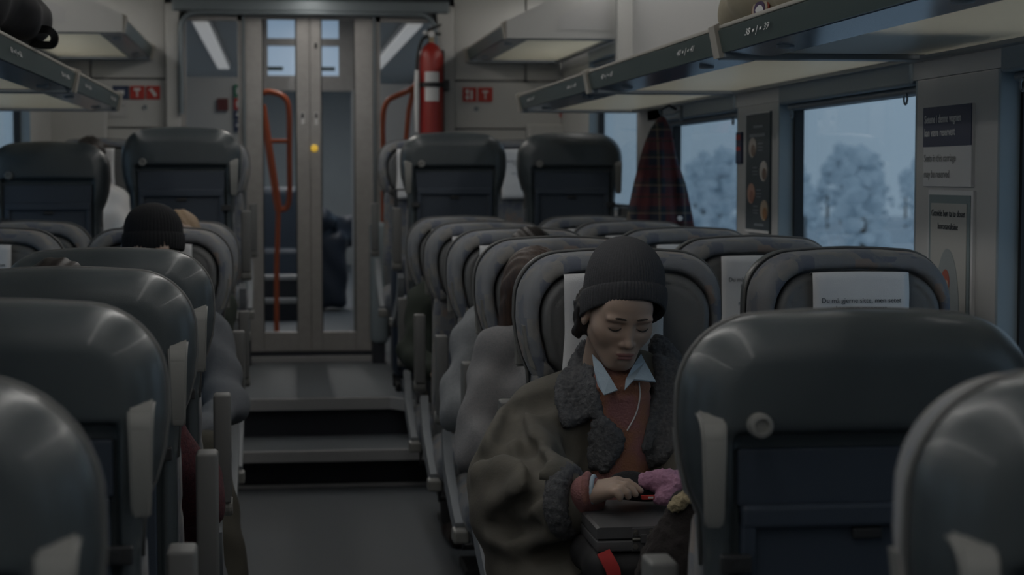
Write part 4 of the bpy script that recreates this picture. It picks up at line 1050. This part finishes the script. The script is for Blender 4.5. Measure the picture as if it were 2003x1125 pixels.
def head_part(name, f, lo, hi, res, m, HM, o, root, ru=None):
    me = nets(f, lo, hi, res, name)
    if ru: rough_up(me, *ru)
    me.transform(Matrix.Translation(-o) @ HM); return mobj(name, me, m, root)
M['shoe'] = mat('shoe_leather', (.03, .02, .016), .5)
M['hair_dark'] = mat('dark_hair', (.010, .008, .007), .5, (.02, .014, .011), 60, stretch=(6, 6, .6))
M['hair_brown'] = mat('brown_hair', (.022, .013, .009), .5, (.05, .025, .015), 50, stretch=(6, 6, .5))
M['hair_fair'] = mat('fair_hair', (.22, .15, .09), .6, (.30, .21, .13), 50, stretch=(5, 5, .6))
M['grey_knit'] = mat('grey_knit', (.225, .218, .225), .9, (.195, .198, .205), 160, bump=.5, bscale=420)
M['pale_knit'] = mat('pale_knit', (.23, .24, .25), .9, (.20, .21, .225), 140, bump=.5, bscale=350)
M['fleece'] = mat('blue_grey_fleece', (.125, .135, .15), .9, (.115, .125, .14), 60, bump=.4, bscale=200)
M['trouser'] = mat('dark_trousers', (.030, .030, .032), .85, bump=.3, bscale=260)
M['khaki'] = mat('khaki_trousers', (.052, .048, .036), .85, bump=.3, bscale=260)
M['green_knit'] = mat('dark_green_knit', (.026, .034, .026), .9, bump=.4, bscale=300)
M['maroon'] = mat('maroon_boucle', (.085, .022, .026), .95, (.05, .016, .022), 130, bump=.8, bscale=160)
M['black_knit'] = mat('black_knit', (.0075, .008, .010), .95, bump=.6, bscale=250)
def beanie_mesh(prof, cuff, nr=64, ry=1.12, rib=.012, sub=5):
    """ribbed knit hat: outer profile (z, r), cuff profile around it"""
    n = nr*sub; vs = []; fs = []
    def skin(pr, amp):
        off = len(vs)
        for z, r in pr:
            for k in range(n):
                a = 2*PI*k/n; rr = r*(1+amp*abs(math.sin(a*nr/2))*2-amp) if r > .004 else r
                wob = .0012*math.sin(3*a+z*30)
                vs.append(((rr+wob)*math.cos(a), (rr+wob)*ry*math.sin(a), z))
        for i in range(len(pr)-1):
            for k in range(n): fs.append((off+i*n+k, off+i*n+(k+1) % n, off+(i+1)*n+(k+1) % n, off+(i+1)*n+k))
    skin(prof, rib*.7); skin(cuff, rib)
    me = bpy.data.meshes.new('hat'); me.from_pydata(vs, [], fs); me.shade_smooth(); return me

# the woman with the case ---------------------------------------------------
eye = pt(1231, 640, 3.72); hs = .93
HR = Matrix.Rotation(.15, 4, 'Z') @ Matrix.Rotation(.05, 4, 'Y') @ Matrix.Rotation(.36, 4, 'X')
hc = eye-(HR @ Vector((0, -.082*hs, 0)))
HM = Matrix.Translation(hc) @ HR @ Matrix.Scale(hs, 4)
wx = .512
woman = empty('person', (wx, 3.86, 0), 'woman in grey ribbed beanie and olive shearling coat looking down at dark case', 'person'); WO = Vector(woman.location); WM = Matrix.Translation(-WO)
hm = nets(f_head, (-.095, -.125, -.13), (.095, .13, .14), .0021, 'head'); paint_head(hm); hm.transform(HM)
nb = (wx, 3.90, .975); jaw = tuple(hc+(HR @ Vector((0, .03, -.06))))
skin = [('c', nb, jaw, .056, .046), ('c', (wx, 3.90, .60), (wx, 3.90, .88), .10, .10), ('c', (wx-.12, 3.91, .875), (wx+.12, 3.91, .875), .040, .040),
        ('c', (wx-.13, 3.91, .875), (.30, 3.74, .74), .042, .034), ('c', (.30, 3.74, .74), tuple(pt(1150, 964, 3.47)), .034, .022),
        ('c', (wx+.13, 3.91, .875), (.735, 3.74, .73), .042, .034), ('c', (.735, 3.74, .73), (.64, 3.52, .775), .034, .024)]
for s in (-1, 1):
    skin += [('c', (wx+s*.09, 3.84, .55), (wx+s*.10, 3.36, .56), .065, .05), ('c', (wx+s*.10, 3.36, .56), (wx+s*.11, 3.38, .12), .048, .03)]
lo, hi = cap_bounds(skin, .03)
parts = [hm, nets(union(skin, .03), lo, hi, .012, 'b')]
# right hand resting on the case, fingers reaching towards the black cloth: explicit joints
Hn = lambda x, y, Y: tuple(pt(x, y, Y))
wr = Hn(1160, 962, 3.475)
palm = [('c', wr, Hn(1207, 944, 3.445), .0185, .0120), ('c', wr, Hn(1206, 950, 3.425), .0175, .0115), ('c', Hn(1162, 966, 3.46), Hn(1202, 957, 3.41), .0155, .0105), ('c', Hn(1162, 970, 3.455), Hn(1196, 964, 3.40), .0140, .0098)]
fing = [[Hn(1207, 943, 3.445), Hn(1229, 946, 3.435), Hn(1241, 953, 3.43), Hn(1253, 960, 3.425)],
        [Hn(1206, 949, 3.425), Hn(1224, 951, 3.41), Hn(1236, 959, 3.405), Hn(1243, 967, 3.40)],
        [Hn(1202, 956, 3.41), Hn(1217, 957, 3.39), Hn(1226, 964, 3.385), Hn(1229, 972, 3.385)],
        [Hn(1196, 963, 3.40), Hn(1206, 964, 3.378), Hn(1212, 970, 3.375), Hn(1213, 976, 3.375)]]
thumb = [Hn(1172, 958, 3.49), Hn(1198, 950, 3.50), Hn(1224, 956, 3.49), Hn(1240, 962, 3.475)]
def F_hand(P):
    d = union(palm+[('c', Hn(1140, 966, 3.49), wr, .021, .0195)], .012)(P)
    for fg, r in zip(fing, (1, 1.02, .98, .88)):
        g = union([('c', fg[0], fg[1], .0098*r, .0086*r), ('c', fg[1], fg[2], .0086*r, .0077*r), ('c', fg[2], fg[3], .0077*r, .0062*r)], .004)(P); d = smin(d, g, .005)
    return smin(d, union([('c', thumb[0], thumb[1], .0130, .0105), ('c', thumb[1], thumb[2], .0100, .0088), ('c', thumb[2], thumb[3], .0086, .0068)], .005)(P), .009)
lo, hi = cap_bounds(palm+[('c', f[i], f[i+1], .01, .01) for f in fing+[thumb] for i in range(3)]+[('c', Hn(1140, 966, 3.49), wr, .021, .0195)], .01)
parts.append(nets(F_hand, lo, hi, .0024, 'hand'))
b = joined('body', parts); b.transform(WM)
body = mobj('body', b, SK, woman)
M['hairline'] = M['hair_dark']
def head_tube(name, pts, rs, m, sc=(1, 1, 1)):
    mb = MB().tube(bez(pts, 5), .001, 6, rs=None if not isinstance(rs, list) else None) if not isinstance(rs, list) else None
    P = bez(pts, 5); n = len(P); R = [np.interp(i/(n-1), np.linspace(0, 1, len(rs)), rs) for i in range(n)]
    me = MB().tube(P, .001, 8, rs=R).mesh(name); me.shade_smooth(); me.transform(WM @ HM); return mobj(name, me, m, woman)
for s in (-1, 1):
    head_tube('eyelashes', [(s*.017, -.0805, -.0040), (s*.024, -.0838, -.0075), (s*.032, -.0845, -.0092), (s*.040, -.0815, -.0085), (s*.047, -.0755, -.0055)], [.0006, .0014, .0016, .0016, .0008], M['hair_dark'])
    head_tube('eyebrow', [(s*.013, -.0905, .0200), (s*.022, -.0915, .0222), (s*.033, -.0893, .0232), (s*.044, -.0815, .0190)], [.0016, .0026, .0023, .0008], mat('brow_hair', (.05, .035, .028), .7))
# beanie
BG = mat('grey_ribbed_knit', (.058, .060, .066), .92, (.050, .052, .058), 200, bump=.5, bscale=500)
prof = [(.030, .084), (.055, .0845), (.075, .084), (.095, .081), (.112, .076), (.128, .0685), (.142, .059), (.153, .047), (.161, .034), (.166, .020), (.168, .008), (.168, .0005)]
cuff = [(.012, .082), (.002, .085), (-.001, .0885), (.004, .0905), (.014, .0915), (.030, .0918), (.042, .0908), (.050, .089), (.0545, .0865), (.053, .083)]
hat = beanie_mesh(prof, cuff, 76)
HB = Matrix.Translation(pt(1217, 618, 3.80)) @ Matrix.Rotation(.12, 4, 'Z') @ Matrix.Rotation(.04, 4, 'Y') @ Matrix.Rotation(.02, 4, 'X')
for v in hat.vertices:
    v.co.z += (-.42*v.co.y)*max(0, 1-v.co.z/.15)
hat.transform(WM @ HB); mobj('beanie', hat, BG, woman)
def f_hair(P):
    d = ell(P, (0, .045, -.01), (.085, .075, .085)); Q = [np.abs(P[0]), P[1], P[2]]
    d = smin(d, cap(Q, (.064, .034, -.01), (.079, .026, -.066), .024, .013), .02)
    d = smax(d, -(P[1]-.012+.006*np.sin(P[2]*60)), .006)
    return d+.0030*np.sin(P[0]*260+P[2]*90)*np.sin(P[1]*190+P[2]*30)
head_part('hair', f_hair, (-.12, -.02, -.12), (.12, .13, .09), .0045, M['hair_dark'], HM, WO, woman)
# coat
CT = [('r', (wx, 3.915, .735), (.185, .115, .235), .11), ('c', (wx-.06, 3.90, .938), (.375, 3.90, .892), .052, .062), ('c', (wx+.07, 3.90, .965), (.69, 3.90, .905), .062, .078),
      ('c', (.367, 3.89, .868), (.318, 3.78, .765), .078, .098), ('c', (.305, 3.77, .765), (.302, 3.70, .730), .104, .100), ('c', (.302, 3.70, .725), (.362, 3.545, .768), .096, .078),
      ('c', (.69, 3.89, .885), (.725, 3.77, .765), .092, .10), ('c', (.725, 3.77, .765), (.665, 3.56, .768), .096, .075),
      ('e', (.40, 3.72, .60), (.17, .24, .10)), ('e', (.62, 3.74, .60), (.15, .22, .10)), ('e', (wx, 3.93, .62), (.24, .14, .16))]
CTF = union(CT, .045)
def hitp(f, px, py, y0=3.2, y1=4.2):
    ys = np.linspace(y0, y1, 400); pts_ = np.array([pt(px, py, Y) for Y in ys], np.float32)
    d = f([pts_[:, 0], pts_[:, 1], pts_[:, 2]]); i = np.argmax(d < 0)
    return Vector(pts_[i]) if d[i] < 0 else Vector(pts_[np.argmin(d)])
creases = [[(936, 900), (985, 893), (1045, 905)], [(1045, 905), (1052, 935), (1040, 965)], [(985, 1010), (1020, 985), (1070, 958)], [(1000, 800), (985, 850), (975, 890)], [(1010, 820), (1035, 880), (1060, 925)], [(1110, 830), (1118, 880), (1150, 930)],
           [(1155, 835), (1157, 890)], [(1010, 800), (1050, 785), (1095, 775)], [(960, 1030), (1000, 1040), (1050, 1030)], [(1040, 800), (1075, 790)], [(1060, 1090), (1090, 1070), (1120, 1060)]]
CR = []
for c in creases:
    hp = [hitp(CTF, *p) for p in c]
    for a, b_ in zip(hp, hp[1:]): CR.append((tuple(a), tuple(b_)))
ridges = [[(940, 925), (990, 915), (1040, 925)], [(975, 985), (1020, 965), (1060, 940)], [(990, 810), (965, 860)], [(1020, 800), (1055, 870), (1080, 920)], [(970, 1050), (1020, 1060), (1070, 1045)]]
RG = []
for c in ridges:
    hp = [hitp(CTF, *p) for p in c]
    for a, b_ in zip(hp, hp[1:]): RG.append((tuple(a), tuple(b_)))
def F_coat(P):
    d = CTF(P)
    for a, b_ in RG: d = smin(d, cap(P, a, b_, .012, .012), .05)
    for a, b_ in CR: d = smax(d, -cap(P, a, b_, .0055, .0055), .034)
    return d+cloth_noise(P, .0018)
lo, hi = cap_bounds(CT, .03)
me = nets(F_coat, lo, hi, .0075, 'coat'); me.transform(WM)
OL = mat('olive_suede', (.118, .110, .092), .88, (.100, .095, .082), 22, bump=.25, bscale=180)
mobj('coat', me, OL, woman)
SH = mat('grey_shearling', (.115, .118, .125), .97, (.065, .068, .076), 130, bump=1.0, bscale=190, detail=2, lo=.3, hi=.7)
def inside(px, py, poly):
    c = False; n = len(poly)
    for i in range(n):
        x1, y1 = poly[i]; x2, y2 = poly[i-1]
        if (y1 > py) != (y2 > py) and px < (x2-x1)*(py-y1)/(y2-y1)+x1: c = not c
    return c
def pad(name, poly, f, r, m, step=11, out=0, res=.0042, amp=.0042, off=0):
    xs = [p[0] for p in poly]; ys = [p[1] for p in poly]; sp = []
    y = min(ys)
    while y <= max(ys):
        x = min(xs)
        while x <= max(xs):
            if inside(x, y, poly): h = hitp(f, x, y); sp.append(tuple(h+Vector((0, -out, 0))))
            x += step
        y += step
    for i in range(len(poly)):
        a = poly[i-1]; b_ = poly[i]
        for k in range(max(1, int(math.hypot(a[0]-b_[0], a[1]-b_[1])/step))):
            t = k*step/max(1, math.hypot(a[0]-b_[0], a[1]-b_[1])); h = hitp(f, a[0]+(b_[0]-a[0])*t, a[1]+(b_[1]-a[1])*t); sp.append(tuple(h+Vector((0, -out, 0))))
    S_ = np.array(sp, np.float32)
    def F(P):
        d = None
        for c in S_:
            v = np.sqrt((P[0]-c[0])**2+(P[1]-c[1])**2+(P[2]-c[2])**2)-r
            d = v if d is None else smin(d, v, .012)
        return d
    me = nets(F, tuple(S_.min(0)-r-.012), tuple(S_.max(0)+r+.012), res, name)
    if amp: rough_up(me, amp, 170, 3)
    me.transform(WM); return mobj(name, me, m, woman)
# sweater fills the open front
SW = [('r', (.527, 3.872, .80), (.064, .105, .20), .045), ('c', (.515, 3.87, .93), (.515, 3.875, .955), .062, .055)]
SL = [('c', (.40, 3.50, .780), Hn(1148, 962, 3.475), .042, .033)]
SWF = union(SW, .03)
lo, hi = cap_bounds(SW, .02)
me = nets(lambda P: SWF(P)+.0022*np.sin(P[2]*260)*np.clip((P[2]-.925)/.01, 0, 1), lo, hi, .006, 'sweater'); me.transform(WM)
RU = mat('rust_mohair', (.29, .135, .085), .95, (.27, .125, .125), 14, bump=.9, bscale=240, lo=.42, hi=.6)
mobj('sweater', me, RU, woman)
lo, hi = cap_bounds(SL, .01); me = nets(union(SL, .01), lo, hi, .005, 'sweater_sleeve'); me.transform(WM); mobj('sweater_sleeve', me, RU, woman)
BOTH = lambda P: np.minimum(CTF(P), SWF(P))
pad('shearling_lapel', [(1122, 714), (1143, 674), (1154, 704), (1158, 748), (1167, 795), (1174, 815), (1164, 808), (1138, 814), (1108, 828), (1098, 790), (1098, 745)], BOTH, .0105, SH, out=.003)
pad('shearling_lapel', [(1176, 820), (1196, 838), (1214, 857), (1209, 876), (1192, 898), (1180, 918), (1160, 912), (1158, 860), (1164, 828)], BOTH, .0095, SH, out=.003)
pad('shearling_lapel', [(1277, 676), (1286, 662), (1318, 692), (1330, 740), (1334, 800), (1334, 850), (1300, 896), (1271, 905), (1263, 878), (1272, 820), (1285, 770), (1292, 735)], BOTH, .0105, SH, out=.003)
# cuffs
def torus(c, ax, R_, r, m, name, amp, res=.0055, seg=16, sq=1):
    q = Vector(ax).normalized().to_track_quat('Z', 'Y'); ring = [tuple(Vector(c)+q @ Vector((R_*math.cos(2*PI*k/seg), R_*math.sin(2*PI*k/seg)*sq, 0))) for k in range(seg)]
    L = [('c', ring[k], ring[(k+1) % seg], r, r) for k in range(seg)]
    lo, hi = cap_bounds(L, .012); me = nets(union(L, .008), lo, hi, res, name)
    if amp: rough_up(me, amp*.8, 150, 1)
    me.transform(WM); return mobj(name, me, m, woman)
torus(pt(1108, 980, 3.515), (.80, -.52, .05), .052, .022, SH, 'shearling_cuff', .006)
torus(tuple(pt(1149, 960, 3.475)), (.85, -.30, .02), .030, .006, RU, 'sweater_cuff', .001, .003)
PB = mat('pale_blue_shirt', (.33, .42, .50), .8, bump=.2, bscale=300)
torus(tuple(pt(1161, 959, 3.468)), (.85, -.30, .02), .0265, .0028, PB, 'shirt_cuff', 0, .0022)
torus((.650, 3.54, .775), (-.55, -.8, .05), .050, .026, SH, 'shearling_cuff', .006)
# shirt collar wings
def sheet(name, pts, m, th=.0035, parent=None, M_=None):
    V = [Vector(p) for p in pts]; n = len(V); nor = Vector((0, 0, 0))
    for i in range(n): nor += (V[i]-V[0]).cross(V[(i+1) % n]-V[0])
    nor.normalize(); vs = V+[v+nor*th for v in V]
    mb = MB().add(vs, [tuple(range(n))[::-1], tuple(range(n, 2*n))]+[(i, (i+1) % n, n+(i+1) % n, n+i) for i in range(n)])
    me = mb.mesh(name); me.transform(M_ or WM); return mobj(name, me, m, parent or woman)
sheet('shirt_collar', [pt(1159, 694, 3.830), pt(1163, 725, 3.790), pt(1170, 755, 3.757), pt(1182, 774, 3.742), pt(1209, 764, 3.738), pt(1194, 738, 3.755), pt(1177, 712, 3.79)], PB)
sheet('shirt_collar', [pt(1222, 762, 3.738), pt(1224, 742, 3.750), pt(1238, 716, 3.775), pt(1254, 692, 3.815), pt(1262, 708, 3.795), pt(1283, 746, 3.750), pt(1256, 743, 3.738), pt(1240, 742, 3.738)], PB)
torus((.514, 3.868, .967), (0, -.25, 1), .051, .0085, RU, 'sweater_neckband', .001, .004, sq=.95)
cd = [hitp(BOTH, x, y)+Vector((0, -.004, 0)) for x, y in ((1249, 748), (1251, 775), (1243, 810), (1226, 842))]
cm = MB().tube(bez(cd, 5), .0016, 6).mesh('cord'); cm.transform(WM); mobj('earphone_cord', cm, M['white'], woman)
# trousers and shoes
TL = []
for s in (-1, 1): TL += [('c', (wx+s*.09, 3.84, .56), (wx+s*.10, 3.36, .565), .085, .068), ('c', (wx+s*.10, 3.36, .565), (wx+s*.11, 3.38, .12), .066, .055)]
lo, hi = cap_bounds(TL, .02); me = nets(union(TL, .03), lo, hi, .014, 'trousers'); me.transform(WM); mobj('trousers', me, M['trouser'], woman)
for s in (-1, 1):
    a = (wx+s*.11, 3.38, .10); me = nets(union([('c', (a[0], a[1]+.03, .045), (a[0], a[1]-.14, .038), .042, .034), ('c', a, (a[0], a[1], .05), .046, .042)], .03), (a[0]-.08, a[1]-.2, 0), (a[0]+.08, a[1]+.1, .17), .011, 'boot'); me.transform(WM); mobj('boot', me, M['shoe'], woman)
# mitten on her left hand
PK = mat('pink_mohair', (.44, .24, .35), .98, (.35, .18, .27), 40, bump=1.0, bscale=160)
mt = [('c', Hn(1266, 940, 3.455), Hn(1300, 943, 3.45), .0175, .022), ('c', Hn(1300, 943, 3.45), Hn(1338, 944, 3.47), .022, .024), ('c', Hn(1325, 948, 3.43), Hn(1304, 972, 3.425), .018, .014), ('c', Hn(1304, 972, 3.425), Hn(1285, 978, 3.43), .013, .008)]
lo, hi = cap_bounds(mt, .015); me = nets(union(mt, .014), lo, hi, .0035, 'mitten'); rough_up(me, .004, 150, 7); me.transform(WM); mobj('mitten', me, PK, woman)

# the case -----------------------------------------------------------------
CS = mat('case_shell', (.105, .105, .110), .38, (.095, .095, .10), 30, bump=.1, bscale=600, metal=.15)
CM = mat('hinge_steel', (.30, .29, .27), .35, metal=.8)
cx0, cy0 = .389, 3.30
case = empty('hinged_case', (cx0, cy0, .712), 'flat dark grey hinged case on the lap of the woman in the beanie', 'case')
MB().box(0, .30, 0, .285, .0, .021, .0035).build('lower_half', CS, case, True)
MB().prism([(0, .025), (0, .043), (.006, .046), (.29, .046), (.30, .043), (.30, .025)], 'y', .0, .138).build('upper_half', CS, case)
MB().prism([(0, .025), (0, .043), (.006, .046), (.29, .046), (.30, .043), (.30, .025)], 'y', .1395, .285).build('upper_half', CS, case)
MB().box(.004, .296, .006, .28, .019, .026).build('inner_seam', M['dark'], case)
hg = MB().box(.066, .108, -.0025, .001, .027, .044, .001).box(.066, .108, -.0025, .001, .001, .019, .001).build('hinge', CS, case)
MB().lathe([(.0035, .066), (.0035, .080)], (0, -.003, .023), 10, 'x').lathe([(.0035, .094), (.0035, .108)], (0, -.003, .023), 10, 'x').build('hinge_pin', CM, hg, True)
MB().box(.081, .093, -.006, .0, .016, .032, .001).build('hinge_clasp', CS, hg)
for x in (.072, .102):
    for z in (.036, .010): MB().lathe([(.0052, -.0045), (.0052, -.002)], (x, 0, z), 16, 'y').lathe([(.0028, -.006), (.0032, -.004)], (x, 0, z), 12, 'y').build('rivet', CM, hg, True)
# black cloth and little red label on it
t = empty('black_pouch', tuple(Vector((.55, 3.50, .760))), 'black cloth pouch on the dark case between hand and pink mitten', 'pouch')
t0 = Vector(t.location)
fp = [('e', tuple(pt(1232, 948, 3.52)-t0), (.045, .03, .027)), ('e', tuple(pt(1262, 958, 3.50)-t0), (.045, .035, .020)), ('e', tuple(pt(1240, 970, 3.47)-t0), (.04, .02, .009))]
F = union(fp, .02); lo, hi = cap_bounds(fp, .01)
mobj('pouch_body', nets(lambda P: np.maximum(F(P)+cloth_noise(P, .003), -P[2]-.001), lo, hi, .005, 'pouch_body'), M['black_knit'], t)
p0 = pt(1267, 973, 3.415)
t = empty('red_tag', p0, 'small red and white tag lying by the fingertips on the dark case', 'tag')
MB().box(-.013, .013, -.004, .004, -.004, .004, .001).build('tag_plate', M['red'], t); MB().box(.0, .010, -.0046, -.0036, -.0015, .002).build('printed_mark', M['white'], t)
# lap bag under the case with a red strap
t = empty('black_lap_bag', (.50, 3.42, .635), 'black soft bag with red strap under the dark case', 'bag')
f = lambda P: rbox(P, (.03, .0, .036), (.155, .13, .040), .035)+cloth_noise(P, .005)
mobj('bag_body', nets(f, (-.16, -.16, -.02), (.22, .16, .10), .008, 'bag_body'), BK, t)
t0 = Vector(t.location)
flat_strap(bez([pt(1180, 1080, 3.285)-t0, pt(1190, 1098, 3.275)-t0, pt(1200, 1120, 3.27)-t0, pt(1198, 1150, 3.27)-t0]), .013, .002, Vector((1, 0, 0))).build('red_strap', mat('red_webbing', (.40, .03, .03), .8), t)
# dark plush tote with a cream rim, right of the case
t = empty('dark_tote', (.62, 3.18, .60), 'dark plush tote with cream fleece rim beside the dark case', 'bag'); t0 = Vector(t.location)
tt = [('c', tuple(pt(1345, 1000, 3.2)-t0), tuple(pt(1300, 1120, 3.2)-t0), .035, .045), ('c', tuple(pt(1390, 1000, 3.2)-t0), tuple(pt(1390, 1150, 3.2)-t0), .05, .07), ('c', tuple(pt(1330, 1100, 3.2)-t0), tuple(pt(1320, 1200, 3.2)-t0), .06, .07)]
F = union(tt, .04); lo, hi = cap_bounds(tt, .02); me = nets(F, lo, hi, .007, 'tote_body'); rough_up(me, .005, 80, 2); mobj('tote_body', me, mat('dark_plush', (.022, .018, .018), .98, bump=.8, bscale=150), t)
rm = bez([pt(1316, 992, 3.17), pt(1335, 980, 3.165), pt(1352, 968, 3.165), pt(1372, 960, 3.18)], 3); L = [('c', tuple(a-t0), tuple(b_-t0), .0085, .0095) for a, b_ in zip(rm, rm[1:])]
lo, hi = cap_bounds(L, .012); me = nets(union(L, .01), lo, hi, .003, 'fleece_rim'); rough_up(me, .005, 160, 4); mobj('fleece_rim', me, mat('cream_fleece', (.36, .30, .19), .98, bump=1, bscale=200), t)

# the other passengers -------------------------------------------------------
# long haired passenger behind her
r, j, H2, o = figure('long haired passenger in fitted grey knit top behind the woman in the beanie', .535, 4.95, 0, M['grey_knit'], M['trouser'], head_off=(-.055, .02, -.065), head_rot=(.25, 0, .2), sh=.165,
                     J=dict(elL=(.315, 4.66, .715), shL=(.375, 4.74, .925), wrL=(.42, 4.46, .67)))
def f_long(P):
    d = ell(P, (0, .03, .045), (.088, .102, .093)); Q = [np.abs(P[0]), P[1], P[2]]
    d = smin(d, cap(Q, (.070, .02, .02), (.092, -.03, -.23), .030, .026), .03)
    d = smin(d, ell(P, (0, .06, -.06), (.085, .05, .13)), .03)
    d = smax(d, -ell(P, (0, -.10, -.04), (.060, .10, .10)), .015)
    return d+.0022*np.sin(P[0]*260+P[1]*180+np.sin(P[2]*40))
head_part('hair', f_long, (-.14, -.11, -.29), (.14, .15, .15), .006, M['hair_brown'], H2, o, r)
# pale sleeve passenger
r, j, H2, o = figure('passenger in pale grey sweatshirt, third row on the right, only arm showing', .56, 5.80, 0, M['pale_knit'], M['trouser'], head_off=(.02, 0, -.03), J=dict(shL=(.405, 5.58, .905), elL=(.345, 5.48, .705), wrL=(.46, 5.28, .66)))
def f_short(P):
    d = ell(P, (0, .030, .048), (.082, .098, .090)); return smax(d, -(ell(P, (0, -.09, -.05), (.085, .10, .11))), .012)+.002*np.sin(P[0]*200+P[2]*150)
head_part('hair', f_short, (-.10, -.10, -.08), (.10, .14, .15), .006, M['hair_dark'], H2, o, r)
# dark green passenger by the steps
r, j, H2, o = figure('passenger in dark green knit by the steps, hand on knee', .575, 7.60, 0, M['green_knit'], M['trouser'], head_off=(.05, 0, -.05), J=dict(shL=(.39, 7.38, .90), elL=(.345, 7.25, .70), wrL=(.40, 7.08, .655)))
head_part('hair', f_short, (-.10, -.10, -.08), (.10, .14, .15), .006, M['hair_dark'], H2, o, r)
# man in the black beanie
r, j, H2, o = figure('man in black beanie and blue grey fleece sitting left of the aisle', -.575, 6.05, 0, M['fleece'], M['khaki'], head_off=(.0, .02, .02), head_rot=(.1, 0, 0), head_s=1.0, sh=.18,
                     J=dict(shR=(-.395, 5.83, .90), elR=(-.345, 5.66, .70), wrR=(-.43, 5.42, .66), kneeR=(-.40, 5.35, .60), ankR=(-.33, 5.20, .28), hipR=(-.48, 5.80, .57)), fine=.010)
h = beanie_mesh([(.02, .090), (.05, .0915), (.08, .090), (.10, .084), (.12, .072), (.135, .055), (.145, .035), (.150, .012), (.150, .0005)], [(.01, .088), (.0, .092), (.005, .096), (.03, .0975), (.05, .0955), (.055, .091)], 50)
h.transform(Matrix.Translation(-o) @ H2 @ Matrix.Translation((0, .012, .0)) @ Matrix.Rotation(-.2, 4, 'X')); mobj('beanie', h, M['black_knit'], r)
head_part('hair', lambda P: smax(ell(P, (0, .03, .02), (.084, .098, .075)), -(ell(P, (0, -.09, -.02), (.07, .10, .12))), .01)+.002*np.sin(P[0]*200+P[2]*90), (-.1, -.09, -.08), (.1, .14, .1), .006, mat('grey_hair', (.11, .10, .10), .8), H2, o, r)
# maroon coated passenger facing away
r, j, H2, o = figure('passenger in maroon boucle coat seen from behind, dark hair above the shell', -.60, 3.30, 0, M['maroon'], M['trouser'], dirn=1, head_off=(.0, 0, -.030), head_s=.95, J=dict(shR=(-.43, 3.53, .91), elR=(-.352, 3.68, .78), wrR=(-.375, 3.88, .62)), fine=.010)
head_part('hair', f_short, (-.10, -.10, -.08), (.10, .14, .15), .006, M['hair_dark'], H2, o, r)
# fair haired passenger
r, j, H2, o = figure('fair haired passenger half hidden behind the black beanie', -.54, 6.95, 0, M['green_knit'], M['trouser'], head_off=(.0, 0, .005), J=dict(elR=(-.40, 6.66, .70), wrR=(-.47, 6.46, .66), shR=(-.41, 6.72, .93)))
head_part('hair', f_short, (-.10, -.10, -.08), (.10, .14, .15), .006, M['hair_fair'], H2, o, r)
# passenger in white in the far left corner
r, j, H2, o = figure('passenger in white shirt glimpsed between the two tall grey shells on the left', -1.13, 9.75, ZR, M['white'], M['khaki'], head_off=(.0, 0, -.03), J=dict(shL=(-1.24, 9.52, ZR+.92), elL=(-1.28, 9.4, ZR+.72), shR=(-1.0, 9.52, ZR+.90), elR=(-.96, 9.4, ZR+.70), wrR=(-.99, 9.2, ZR+.68)))
head_part('hair', f_short, (-.10, -.10, -.08), (.10, .14, .15), .006, M['hair_dark'], H2, o, r)
